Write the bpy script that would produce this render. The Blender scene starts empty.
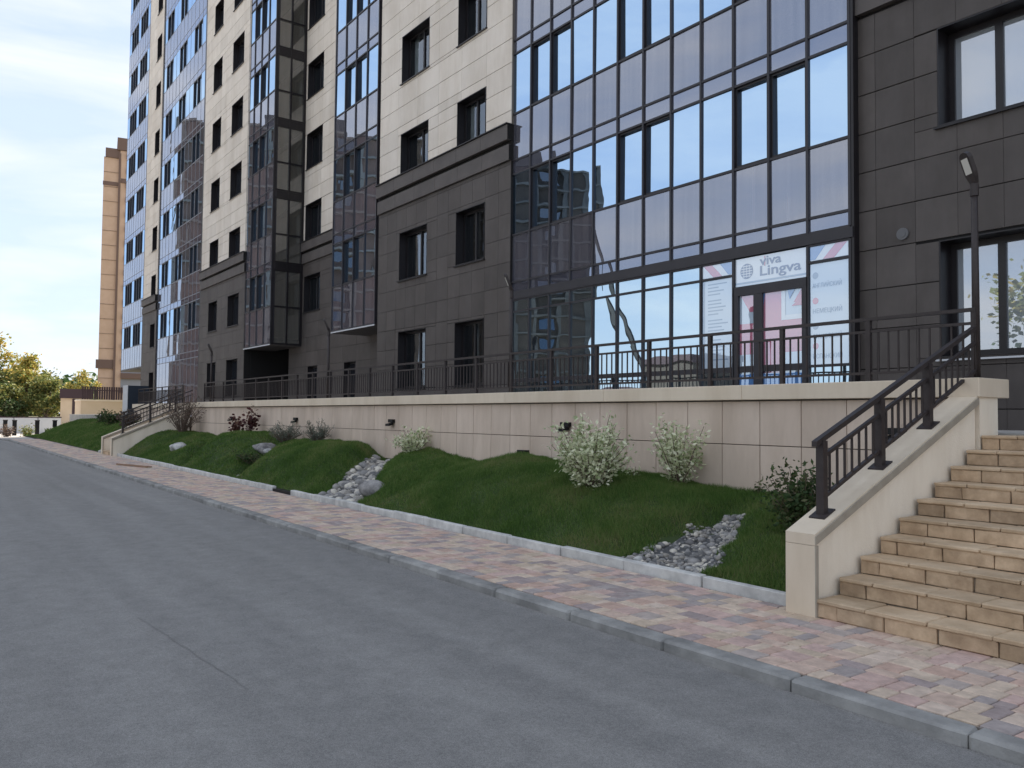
import bpy, bmesh, math, random
import numpy as np
from mathutils import Vector, Matrix
random.seed(7); rng = np.random.default_rng(7)
sc = bpy.context.scene
col = sc.collection

# ------------------------------------------------------------------ camera
F_PX = 828.0; YAW = math.radians(35.758); PITCH = math.atan(32.6/F_PX); ROLL = 0.0095; EYE = 1.62
def camera_basis():
    fh = Vector((-math.cos(YAW), math.sin(YAW), 0)); r = Vector((math.sin(YAW), math.cos(YAW), 0)); u = Vector((0, 0, 1))
    fw = fh*math.cos(PITCH)+u*math.sin(PITCH); up = u*math.cos(PITCH)-fh*math.sin(PITCH)
    c, s = math.cos(ROLL), math.sin(ROLL)
    return r*c+up*s, up*c-r*s, fw
R_, U_, W_ = camera_basis()
cam_d = bpy.data.cameras.new('camera'); cam = bpy.data.objects.new('camera', cam_d); col.objects.link(cam)
cam_d.sensor_width = 36; cam_d.lens = F_PX/1024*36; cam_d.clip_start = 0.05; cam_d.clip_end = 3000
M = Matrix.Identity(4)
for i, v in enumerate((R_, U_, -W_)):
    for j in range(3): M[j][i] = v[j]
M.translation = Vector((0, 0, EYE)); cam.matrix_world = M
sc.camera = cam

# ------------------------------------------------------------------ sky, sun, exposure
SUN_AZ = math.radians(58)          # from -X towards +Y
SUN_EL = math.radians(43)
SUN_DIR = Vector((-math.cos(SUN_AZ)*math.cos(SUN_EL), math.sin(SUN_AZ)*math.cos(SUN_EL), math.sin(SUN_EL)))
SKY_STRENGTH = 0.13; SUN_STRENGTH = 5.0; EXPOSURE = 1.45
world = bpy.data.worlds.new('World'); sc.world = world; world.use_nodes = True
nt = world.node_tree; nt.nodes.clear()
out = nt.nodes.new('ShaderNodeOutputWorld'); bg = nt.nodes.new('ShaderNodeBackground')
sky = nt.nodes.new('ShaderNodeTexSky'); sky.sky_type = 'NISHITA'; sky.sun_disc = False
sky.sun_elevation = SUN_EL; sky.sun_rotation = math.atan2(SUN_DIR.x, SUN_DIR.y)
sky.air_density = 1.0; sky.dust_density = 0.7; sky.ozone_density = 1.5; sky.altitude = 150
tc = nt.nodes.new('ShaderNodeTexCoord'); mp = nt.nodes.new('ShaderNodeMapping'); mp.inputs['Scale'].default_value = (1.6, 1.1, 5.0)
mp.inputs['Rotation'].default_value = (0.12, -0.1, 0.9)
no = nt.nodes.new('ShaderNodeTexNoise'); no.inputs['Scale'].default_value = 2.1; no.inputs['Detail'].default_value = 7; no.inputs['Roughness'].default_value = 0.55; no.inputs['Distortion'].default_value = 0.4
rp = nt.nodes.new('ShaderNodeValToRGB'); rp.color_ramp.elements[0].position = 0.36; rp.color_ramp.elements[1].position = 0.72
rp.color_ramp.elements[0].color = (0.86, 0.86, 0.86, 1); rp.color_ramp.elements[1].color = (0.98, 0.98, 0.98, 1)
vl = nt.nodes.new('ShaderNodeValToRGB'); vl.color_ramp.elements[0].position = 0.40; vl.color_ramp.elements[1].position = 0.66
vl.color_ramp.elements[0].color = (2.0, 2.28, 2.78, 1); vl.color_ramp.elements[1].color = (3.05, 3.1, 3.2, 1)      # thin high cloud over blue
mx = nt.nodes.new('ShaderNodeMix'); mx.data_type = 'RGBA'; mx.inputs[7].default_value = (4.3, 4.7, 5.2, 1)
nt.links.new(tc.outputs['Generated'], mp.inputs['Vector']); nt.links.new(mp.outputs['Vector'], no.inputs['Vector'])
nt.links.new(no.outputs['Fac'], rp.inputs['Fac']); nt.links.new(rp.outputs['Color'], mx.inputs[0])
nt.links.new(no.outputs['Fac'], vl.inputs['Fac']); nt.links.new(vl.outputs['Color'], mx.inputs[7]); nt.links.new(sky.outputs['Color'], mx.inputs[6]); nt.links.new(mx.outputs[2], bg.inputs['Color'])
bg.inputs['Strength'].default_value = SKY_STRENGTH; nt.links.new(bg.outputs['Background'], out.inputs['Surface'])
sun_d = bpy.data.lights.new('sun', 'SUN'); sun_d.energy = SUN_STRENGTH; sun_d.angle = math.radians(0.53); sun_d.color = (1.0, 0.93, 0.82)
sun = bpy.data.objects.new('sun', sun_d); col.objects.link(sun); sun.location = (-40, 30, 80)
sun.rotation_euler = SUN_DIR.to_track_quat('Z', 'Y').to_euler()
vs = sc.view_settings; vs.view_transform = 'Standard'; vs.look = 'None'; vs.gamma = 1.0; vs.use_curve_mapping = False; vs.exposure = EXPOSURE

# ------------------------------------------------------------------ materials
def lin(r, g, b):
    f = lambda c: (c/12.92 if c <= 0.04045 else ((c+0.055)/1.055)**2.4)
    return (f(r/255), f(g/255), f(b/255), 1)
def base_mat(name):
    m = bpy.data.materials.new(name); m.use_nodes = True
    n = m.node_tree.nodes; b = n['Principled BSDF']; return m, m.node_tree, n, b
def rand_node(t):
    g = t.nodes.new('ShaderNodeNewGeometry'); o = t.nodes.new('ShaderNodeObjectInfo')
    a = t.nodes.new('ShaderNodeMath'); a.operation = 'ADD'; fr = t.nodes.new('ShaderNodeMath'); fr.operation = 'FRACT'
    t.links.new(g.outputs['Random Per Island'], a.inputs[0]); t.links.new(o.outputs['Random'], a.inputs[1]); t.links.new(a.outputs[0], fr.inputs[0])
    return fr.outputs[0]
def surf(name, c1, c2=None, rough=0.7, scale=3.0, detail=6, bump=0.0, bscale=40.0, per=0.0, spec=0.3, metal=0.0, streak=None, ramp=(0.35, 0.65), palette=None, stain=0.0):
    """noise between two colours, optional per-piece brightness shift and fine relief, all in world position"""
    m, t, n, b = base_mat(name)
    b.inputs['Roughness'].default_value = rough; b.inputs['Specular IOR Level'].default_value = spec; b.inputs['Metallic'].default_value = metal
    g = n.new('ShaderNodeNewGeometry'); mpn = n.new('ShaderNodeMapping'); t.links.new(g.outputs['Position'], mpn.inputs['Vector'])
    if streak: mpn.inputs['Scale'].default_value = streak
    ns = n.new('ShaderNodeTexNoise'); ns.inputs['Scale'].default_value = scale; ns.inputs['Detail'].default_value = detail; ns.inputs['Roughness'].default_value = 0.6
    t.links.new(mpn.outputs['Vector'], ns.inputs['Vector'])
    cr = n.new('ShaderNodeValToRGB'); cr.color_ramp.elements[0].position = ramp[0]; cr.color_ramp.elements[1].position = ramp[1]
    cr.color_ramp.elements[0].color = c1; cr.color_ramp.elements[1].color = c2 or c1
    t.links.new(ns.outputs['Fac'], cr.inputs['Fac']); outc = cr.outputs['Color']
    if palette:
        r = rand_node(t); pr = n.new('ShaderNodeValToRGB'); pr.color_ramp.interpolation = 'CONSTANT'
        e = pr.color_ramp.elements
        while len(e) < len(palette): e.new(0.5)
        for i, c in enumerate(palette): e[i].position = i/len(palette); e[i].color = c
        t.links.new(r, pr.inputs['Fac'])
        mm = n.new('ShaderNodeMix'); mm.data_type = 'RGBA'; mm.blend_type = 'MULTIPLY'; mm.inputs[0].default_value = 1.0
        t.links.new(outc, mm.inputs[6]); t.links.new(pr.outputs['Color'], mm.inputs[7]); outc = mm.outputs[2]
    if stain > 0:
        m2 = n.new('ShaderNodeMapping'); m2.inputs['Scale'].default_value = (1.6, 1.6, .35); t.links.new(g.outputs['Position'], m2.inputs['Vector'])
        n2 = n.new('ShaderNodeTexNoise'); n2.inputs['Scale'].default_value = 1.1; n2.inputs['Detail'].default_value = 9; n2.inputs['Roughness'].default_value = .68; t.links.new(m2.outputs['Vector'], n2.inputs['Vector'])
        c2r = n.new('ShaderNodeValToRGB'); c2r.color_ramp.elements[0].position = .36; c2r.color_ramp.elements[1].position = .6; k_ = 1-stain
        c2r.color_ramp.elements[0].color = (k_, k_*.98, k_*.95, 1); c2r.color_ramp.elements[1].color = (1.03, 1.03, 1.03, 1); t.links.new(n2.outputs['Fac'], c2r.inputs['Fac'])
        q2 = n.new('ShaderNodeMix'); q2.data_type = 'RGBA'; q2.blend_type = 'MULTIPLY'; q2.inputs[0].default_value = 1; t.links.new(outc, q2.inputs[6]); t.links.new(c2r.outputs['Color'], q2.inputs[7]); outc = q2.outputs[2]
    if per > 0:
        r = rand_node(t); hs = n.new('ShaderNodeHueSaturation'); ma = n.new('ShaderNodeMath'); ma.operation = 'MULTIPLY_ADD'
        ma.inputs[1].default_value = 2*per; ma.inputs[2].default_value = 1-per
        t.links.new(r, ma.inputs[0]); t.links.new(ma.outputs[0], hs.inputs['Value']); t.links.new(outc, hs.inputs['Color']); outc = hs.outputs['Color']
    t.links.new(outc, b.inputs['Base Color'])
    if bump > 0:
        nb = n.new('ShaderNodeTexNoise'); nb.inputs['Scale'].default_value = bscale; nb.inputs['Detail'].default_value = 4
        t.links.new(g.outputs['Position'], nb.inputs['Vector'])
        bn = n.new('ShaderNodeBump'); bn.inputs['Strength'].default_value = 1.0; bn.inputs['Distance'].default_value = bump
        t.links.new(nb.outputs['Fac'], bn.inputs['Height']); t.links.new(bn.outputs['Normal'], b.inputs['Normal'])
    return m
def glass(name, body, refl, tint=(0.82, 0.9, 1.0, 1), see=0.0, rough=0.0, wave=0.0012, streak=None):
    """coated glass: mirror share over a body colour, optionally partly see-through"""
    m, t, n, b = base_mat(name); n.remove(b); o = n['Material Output']
    d = n.new('ShaderNodeBsdfDiffuse'); d.inputs['Color'].default_value = body
    body_out = d.outputs[0]
    if streak:
        g0 = n.new('ShaderNodeNewGeometry'); m0 = n.new('ShaderNodeMapping'); m0.inputs['Scale'].default_value = (11, 1, .35); t.links.new(g0.outputs['Position'], m0.inputs['Vector'])
        n0 = n.new('ShaderNodeTexNoise'); n0.inputs['Scale'].default_value = 1.0; n0.inputs['Detail'].default_value = 3; t.links.new(m0.outputs['Vector'], n0.inputs['Vector'])
        r0 = n.new('ShaderNodeValToRGB'); r0.color_ramp.elements[0].position = .38; r0.color_ramp.elements[1].position = .68; r0.color_ramp.elements[0].color = body; r0.color_ramp.elements[1].color = streak
        t.links.new(n0.outputs['Fac'], r0.inputs['Fac']); t.links.new(r0.outputs['Color'], d.inputs['Color'])
    if see > 0:
        tr = n.new('ShaderNodeBsdfTransparent'); tr.inputs['Color'].default_value = (0.75, 0.82, 0.85, 1)
        ms = n.new('ShaderNodeMixShader'); ms.inputs[0].default_value = see
        t.links.new(d.outputs[0], ms.inputs[1]); t.links.new(tr.outputs[0], ms.inputs[2]); body_out = ms.outputs[0]
    gl = n.new('ShaderNodeBsdfGlossy'); gl.inputs['Color'].default_value = tint; gl.inputs['Roughness'].default_value = rough
    fr = n.new('ShaderNodeFresnel'); fr.inputs['IOR'].default_value = 1.5
    ma = n.new('ShaderNodeMath'); ma.operation = 'MULTIPLY_ADD'; ma.inputs[1].default_value = 1-refl; ma.inputs[2].default_value = refl; ma.use_clamp = True
    t.links.new(fr.outputs[0], ma.inputs[0])
    g = n.new('ShaderNodeNewGeometry'); nb = n.new('ShaderNodeTexNoise'); nb.inputs['Scale'].default_value = 1.4; nb.inputs['Detail'].default_value = 1
    t.links.new(g.outputs['Position'], nb.inputs['Vector'])
    bn = n.new('ShaderNodeBump'); bn.inputs['Strength'].default_value = 1; bn.inputs['Distance'].default_value = wave
    t.links.new(nb.outputs['Fac'], bn.inputs['Height']); t.links.new(bn.outputs['Normal'], gl.inputs['Normal'])
    mix = n.new('ShaderNodeMixShader'); t.links.new(ma.outputs[0], mix.inputs[0]); t.links.new(body_out, mix.inputs[1]); t.links.new(gl.outputs[0], mix.inputs[2])
    t.links.new(mix.outputs[0], o.inputs['Surface'])
    return m
def leafmat(name, palette, rough=0.6, patch=False):
    m, t, n, b = base_mat(name); r = rand_node(t)
    cr = n.new('ShaderNodeValToRGB'); e = cr.color_ramp.elements
    while len(e) < len(palette): e.new(0.5)
    for i, c in enumerate(palette): e[i].position = i/max(1, len(palette)-1); e[i].color = c
    if patch:
        g = n.new('ShaderNodeNewGeometry'); nz = n.new('ShaderNodeTexNoise'); nz.inputs['Scale'].default_value = 1.3; nz.inputs['Detail'].default_value = 5; t.links.new(g.outputs['Position'], nz.inputs['Vector'])
        q = n.new('ShaderNodeMath'); q.operation = 'MULTIPLY_ADD'; q.inputs[1].default_value = 1.7; q.inputs[2].default_value = -.80; t.links.new(nz.outputs['Fac'], q.inputs[0])
        q2 = n.new('ShaderNodeMath'); q2.operation = 'MULTIPLY_ADD'; q2.inputs[1].default_value = .75; q2.use_clamp = True; t.links.new(r, q2.inputs[0]); t.links.new(q.outputs[0], q2.inputs[2]); r = q2.outputs[0]
    t.links.new(r, cr.inputs['Fac']); t.links.new(cr.outputs['Color'], b.inputs['Base Color']); b.inputs['Roughness'].default_value = rough
    b.inputs['Specular IOR Level'].default_value = 0.25
    tl = n.new('ShaderNodeBsdfTranslucent'); t.links.new(cr.outputs['Color'], tl.inputs['Color'])
    ms = n.new('ShaderNodeMixShader'); ms.inputs[0].default_value = 0.3; o = n['Material Output']
    t.links.new(b.outputs[0], ms.inputs[1]); t.links.new(tl.outputs[0], ms.inputs[2]); t.links.new(ms.outputs[0], o.inputs['Surface'])
    return m

def asphalt():
    m, t, n, b = base_mat('asphalt'); b.inputs['Roughness'].default_value = 0.82; b.inputs['Specular IOR Level'].default_value = 0.3
    g = n.new('ShaderNodeNewGeometry')
    def noise(scale, det, st=None):
        q = n.new('ShaderNodeTexNoise'); q.inputs['Scale'].default_value = scale; q.inputs['Detail'].default_value = det; q.inputs['Roughness'].default_value = 0.62
        if st:
            mp_ = n.new('ShaderNodeMapping'); mp_.inputs['Scale'].default_value = st; t.links.new(g.outputs['Position'], mp_.inputs['Vector']); t.links.new(mp_.outputs['Vector'], q.inputs['Vector'])
        else: t.links.new(g.outputs['Position'], q.inputs['Vector'])
        return q.outputs['Fac']
    def ramp(src, p0, p1, c0, c1):
        r = n.new('ShaderNodeValToRGB'); r.color_ramp.elements[0].position = p0; r.color_ramp.elements[1].position = p1
        r.color_ramp.elements[0].color = c0; r.color_ramp.elements[1].color = c1; t.links.new(src, r.inputs['Fac']); return r.outputs['Color']
    def mul(a, c, f=1.0):
        q = n.new('ShaderNodeMix'); q.data_type = 'RGBA'; q.blend_type = 'MULTIPLY'; q.inputs[0].default_value = f; t.links.new(a, q.inputs[6]); t.links.new(c, q.inputs[7]); return q.outputs[2]
    basec = ramp(noise(0.35, 5, (0.35, 1.3, 1)), 0.3, 0.72, (0.228, 0.220, 0.210, 1), (0.275, 0.266, 0.255, 1))
    speck = ramp(noise(230, 2), 0.3, 0.72, (0.6, 0.6, 0.6, 1), (1.4, 1.4, 1.4, 1))
    mott = ramp(noise(6, 7), 0.33, 0.7, (0.89, 0.89, 0.895, 1), (1.09, 1.09, 1.085, 1))
    track = ramp(noise(0.9, 2, (0.05, 1.6, 1)), 0.4, 0.62, (0.90, 0.90, 0.905, 1), (1.06, 1.06, 1.06, 1))
    grain = ramp(noise(55, 4), 0.3, 0.7, (0.86, 0.86, 0.86, 1), (1.13, 1.13, 1.13, 1))
    c = mul(mul(mul(mul(basec, speck), mott), track), grain)
    t.links.new(c, b.inputs['Base Color'])
    bn = n.new('ShaderNodeBump'); bn.inputs['Distance'].default_value = 0.004; bn.inputs['Strength'].default_value = 0.7
    t.links.new(noise(190, 3), bn.inputs['Height']); t.links.new(bn.outputs['Normal'], b.inputs['Normal'])
    return m

MT = {}
MT['asphalt'] = asphalt()
MT['tar'] = surf('tar', (0.16, 0.157, 0.152, 1), (0.22, 0.215, 0.21, 1), 0.8, 20)
MT['earth'] = surf('earth', (0.16, 0.13, 0.09, 1), (0.10, 0.11, 0.05, 1), 0.9, 0.3)
MT['plaza'] = surf('plaza', (0.36, 0.33, 0.30, 1), (0.44, 0.41, 0.38, 1), 0.85, 0.8)
MT['yard'] = surf('bounce_paving', (0.40, 0.38, 0.35, 1), (0.50, 0.475, 0.44, 1), 0.85, 0.6)  # pale tone chosen to throw sunlight back at the facade
MT['kerb'] = surf('kerb_concrete', (0.19, 0.187, 0.18, 1), (0.34, 0.333, 0.318, 1), 0.85, 3.5, 8, 0.004, 60, 0.12)
MT['edging'] = surf('edging_concrete', (0.44, 0.435, 0.42, 1), (0.64, 0.63, 0.60, 1), 0.85, 6, 8, 0.003, 70, 0.07)
MT['paver'] = surf('paver', (0.78, 0.78, 0.78, 1), (1.08, 1.08, 1.08, 1), 0.8, 12, 8, 0.003, 110, 0.10,
    palette=[(0.60, 0.42, 0.34, 1), (0.61, 0.485, 0.37, 1), (0.40, 0.325, 0.31, 1), (0.60, 0.45, 0.365, 1), (0.47, 0.395, 0.355, 1), (0.62, 0.495, 0.39, 1), (0.55, 0.395, 0.345, 1), (0.37, 0.32, 0.305, 1), (0.58, 0.465, 0.38, 1)])
MT['joint'] = surf('joint_sand', (0.22, 0.19, 0.17, 1), (0.32, 0.285, 0.25, 1), 0.95, 30)
MT['mortar'] = surf('mortar', (0.22, 0.175, 0.13, 1), (0.30, 0.25, 0.195, 1), 0.9, 20)
MT['stepstone'] = surf('step_stone', (0.36, 0.255, 0.165, 1), (0.60, 0.45, 0.305, 1), 0.75, 8, 10, 0.004, 35, 0.17, ramp=(0.30, 0.68), stain=.12)
MT['treadstone'] = surf('tread_stone', (0.47, 0.345, 0.225, 1), (0.63, 0.485, 0.335, 1), 0.75, 6, 9, 0.003, 60, 0.12, ramp=(0.3, 0.7), stain=.15)
MT['terrace_floor'] = surf('terrace_slab', (0.34, 0.32, 0.30, 1), (0.42, 0.40, 0.37, 1), 0.8, 2)
MT['panel'] = surf('beige_wall_panel', (0.60, 0.485, 0.395, 1), (0.66, 0.545, 0.45, 1), 0.65, 1.3, 8, 0.001, 150, 0.05, ramp=(0.2, 0.8), stain=.16)
MT['panel_gap'] = surf('panel_gap', (0.12, 0.105, 0.09, 1), None, 0.9)
MT['cap'] = surf('beige_cap', (0.66, 0.555, 0.43, 1), (0.73, 0.63, 0.50, 1), 0.6, 1.1, 7, 0.0008, 150, 0.03, ramp=(0.2, 0.8), stain=.09)
MT['capedge'] = surf('grey_beige_edge', (0.32, 0.28, 0.225, 1), (0.39, 0.345, 0.28, 1), 0.7, 5)
MT['stucco'] = surf('cream_stucco', (0.84, 0.74, 0.60, 1), (0.89, 0.80, 0.67, 1), 0.8, 1.5, 9, 0.003, 70, ramp=(0.25, 0.75), stain=.10)
MT['metal'] = surf('dark_brown_metal', (0.030, 0.023, 0.022, 1), (0.042, 0.032, 0.031, 1), 0.5, 20, spec=0.4)
MT['mullion'] = surf('mullion_metal', (0.024, 0.022, 0.027, 1), (0.030, 0.028, 0.034, 1), 0.4, 3, spec=0.4)
MT['mullion_pale'] = surf('pale_mullion_metal', (0.16, 0.17, 0.20, 1), (0.20, 0.21, 0.24, 1), 0.4, 3, spec=0.4)
MT['sash'] = surf('sash_metal', (0.011, 0.009, 0.011, 1), (0.015, 0.013, 0.015, 1), 0.4, 3, spec=0.4)
MT['dark_tile'] = surf('dark_granite_tile', (0.072, 0.062, 0.058, 1), (0.096, 0.083, 0.077, 1), 0.5, 2.2, 8, 0.0006, 120, 0.13, spec=0.3, ramp=(0.25, 0.75), stain=.16)
MT['beige_tile'] = surf('beige_granite_tile', (0.63, 0.57, 0.50, 1), (0.71, 0.65, 0.58, 1), 0.55, 1.4, 8, 0.0006, 120, 0.07, spec=0.3, ramp=(0.25, 0.75), stain=.10)
MT['tile_gap_dark'] = surf('tile_gap_dark', (0.014, 0.013, 0.013, 1), None, 0.9)
MT['tile_gap_beige'] = surf('tile_gap_beige', (0.13, 0.115, 0.10, 1), None, 0.9)
MT['cornice'] = surf('cornice_tile', (0.082, 0.072, 0.068, 1), (0.105, 0.092, 0.086, 1), 0.55, 2.0, 6, 0, 1, 0.05)
MT['slab'] = surf('dark_backing', (0.02, 0.02, 0.022, 1), None, 0.9)
MT['room'] = surf('room', (0.10, 0.09, 0.085, 1), None, 0.9)
MT['curtain'] = surf('curtain', (0.62, 0.62, 0.62, 1), (0.75, 0.75, 0.75, 1), 0.9, 2)
MT['win_white'] = surf('white_profile', (0.55, 0.56, 0.58, 1), None, 0.5)
MT['g_window'] = glass('coated_window_glass', (0.02, 0.025, 0.03, 1), 0.76, (0.53, 0.74, 1.0, 1), wave=.002)
MT['g_spandrel'] = glass('coated_spandrel_glass', (0.075, 0.075, 0.095, 1), 0.30, (0.76, 0.81, 0.93, 1), streak=(0.135, 0.132, 0.15, 1))
MT['g_strip'] = glass('coated_strip_glass', (0.07, 0.07, 0.09, 1), 0.30, (0.72, 0.80, 0.98, 1))
MT['g_ground'] = glass('clear_shopfront_glass', (0.05, 0.06, 0.065, 1), 0.74, (0.66, 0.85, 1.0, 1), wave=.0022)
MT['g_side'] = glass('smoked_glass', (0.17, 0.16, 0.14, 1), 0.12, (0.85, 0.85, 0.85, 1), see=0.55)
MT['g_clear'] = glass('flat_window_glass', (0.02, 0.022, 0.025, 1), 0.13, (0.85, 0.92, 1.0, 1), see=0.85)
MT['g_pale'] = glass('pale_window_glass', (0.30, 0.33, 0.36, 1), 0.35, (0.92, 0.95, 1.0, 1), wave=0.002)
MT['g_dark'] = glass('far_window_glass', (0.012, 0.013, 0.016, 1), 0.10, (0.85, 0.9, 1.0, 1))
MT['grass'] = leafmat('grass_blade', [(0.058, 0.118, 0.022, 1), (0.085, 0.165, 0.034, 1), (0.120, 0.200, 0.046, 1), (0.175, 0.225, 0.068, 1), (0.24, 0.22, 0.10, 1)], patch=True)
MT['soil_grass'] = surf('turf_soil', (0.030, 0.055, 0.016, 1), (0.050, 0.070, 0.024, 1), 0.95, 5)
MT['pebble'] = surf('pebble', (0.8, 0.8, 0.8, 1), (1.1, 1.1, 1.1, 1), 0.75, 30, 4, 0, 1, 0.15,
    palette=[(0.20, 0.195, 0.19, 1), (0.30, 0.29, 0.28, 1), (0.14, 0.14, 0.14, 1), (0.42, 0.39, 0.35, 1), (0.26, 0.24, 0.215, 1), (0.34, 0.32, 0.30, 1), (0.55, 0.51, 0.44, 1), (0.24, 0.23, 0.225, 1)])
MT['gravel_bed'] = surf('gravel_bed', (0.06, 0.06, 0.062, 1), (0.12, 0.12, 0.122, 1), 0.95, 60)
MT['boulder'] = surf('boulder', (0.10, 0.095, 0.10, 1), (0.36, 0.345, 0.33, 1), 0.85, 5, 9, 0.02, 12, ramp=(0.36, 0.66))
MT['pale_boulder'] = surf('pale_boulder', (0.22, 0.22, 0.22, 1), (0.55, 0.54, 0.52, 1), 0.85, 5, 9, 0.02, 12, ramp=(0.36, 0.6))
MT['leaf_variegated'] = leafmat('leaf_variegated', [(0.26, 0.33, 0.15, 1), (0.52, 0.56, 0.34, 1), (0.74, 0.75, 0.53, 1), (0.88, 0.87, 0.68, 1)])
MT['leaf_green'] = leafmat('leaf_dark_green', [(0.028, 0.055, 0.02, 1), (0.05, 0.09, 0.03, 1), (0.08, 0.115, 0.04, 1), (0.13, 0.12, 0.06, 1)])
MT['leaf_grey'] = leafmat('leaf_grey_green', [(0.10, 0.12, 0.09, 1), (0.16, 0.18, 0.14, 1), (0.22, 0.23, 0.19, 1)])
MT['leaf_red'] = leafmat('leaf_dark_red', [(0.035, 0.012, 0.016, 1), (0.07, 0.02, 0.025, 1), (0.12, 0.045, 0.04, 1), (0.16, 0.09, 0.06, 1)])
MT['leaf_brown'] = leafmat('leaf_brown', [(0.10, 0.075, 0.06, 1), (0.15, 0.10, 0.08, 1), (0.12, 0.10, 0.07, 1)])
MT['leaf_yellow'] = leafmat('leaf_autumn_sunlit', [(0.17, 0.20, 0.05, 1), (0.30, 0.29, 0.07, 1), (0.44, 0.35, 0.09, 1), (0.52, 0.35, 0.10, 1)])  # autumn yellow, lifted to stand for sun shining through the leaves
MT['leaf_mid'] = leafmat('leaf_mid_green', [(0.08, 0.11, 0.035, 1), (0.13, 0.16, 0.05, 1), (0.21, 0.22, 0.07, 1), (0.32, 0.26, 0.07, 1)])
MT['bark'] = surf('bark', (0.07, 0.055, 0.045, 1), (0.13, 0.105, 0.085, 1), 0.9, 12)
MT['twig'] = surf('twig', (0.12, 0.085, 0.065, 1), (0.20, 0.15, 0.12, 1), 0.85, 30)
MT['black'] = surf('black_plastic', (0.008, 0.008, 0.009, 1), None, 0.5)
MT['led'] = surf('led_diffuser', (0.62, 0.60, 0.55, 1), None, 0.35)
MT['vent'] = surf('vent_grey', (0.13, 0.13, 0.135, 1), None, 0.6)
MT['brick_orange'] = surf('orange_brick', (0.60, 0.41, 0.285, 1), (0.66, 0.46, 0.33, 1), 0.85, 0.6)
MT['brick_brown'] = surf('brown_brick', (0.19, 0.125, 0.10, 1), None, 0.85)
MT['balcony'] = surf('balcony_grey', (0.30, 0.30, 0.32, 1), None, 0.8)
MT['conc_dark'] = surf('shade_dark_concrete', (0.06, 0.06, 0.062, 1), (0.11, 0.108, 0.105, 1), 0.9, 0.15, 5, per=0.1)  # backlit shade of the mirrored tower put into this dark tone
MT['brick_dark'] = surf('dark_brick', (0.045, 0.038, 0.034, 1), (0.075, 0.06, 0.05, 1), 0.9, 0.2, 5)  # kept dark in colour so the mirrored tower reads as unlit
MT['brick_warm'] = surf('warm_brick', (0.13, 0.085, 0.065, 1), (0.19, 0.125, 0.10, 1), 0.9, 0.2, 5)
MT['conc_warm'] = surf('warm_concrete', (0.19, 0.17, 0.155, 1), (0.26, 0.235, 0.21, 1), 0.9, 0.15, 5)
MT['white_wall'] = surf('white_render', (0.62, 0.63, 0.64, 1), (0.72, 0.72, 0.72, 1), 0.85, 0.5)
MT['cream_wall'] = surf('cream_render', (0.58, 0.45, 0.31, 1), (0.64, 0.51, 0.37, 1), 0.85, 0.5)
MT['brown_roof'] = surf('brown_roof', (0.055, 0.035, 0.04, 1), None, 0.7)
MT['navy'] = surf('navy_sheet', (0.022, 0.030, 0.045, 1), (0.028, 0.038, 0.055, 1), 0.45, 2)
MT['wood'] = surf('wood', (0.28, 0.18, 0.12, 1), None, 0.8)
def poster(name, c, refl=0.30):
    return glass(name, c, refl, (0.80, 0.90, 1.0, 1), wave=0.0012)
MT['p_white'] = poster('print_pale_blue', (0.60, 0.72, 0.84, 1))
MT['p_bright'] = poster('print_white', (0.76, 0.82, 0.88, 1))
MT['p_pink'] = poster('print_pink', (0.62, 0.22, 0.31, 1))
MT['p_blue'] = poster('print_blue', (0.12, 0.27, 0.58, 1))
MT['p_text'] = poster('print_text_blue', (0.20, 0.26, 0.40, 1), 0.22)
MT['p_line'] = poster('print_text_pale', (0.32, 0.42, 0.56, 1), 0.25)

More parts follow.
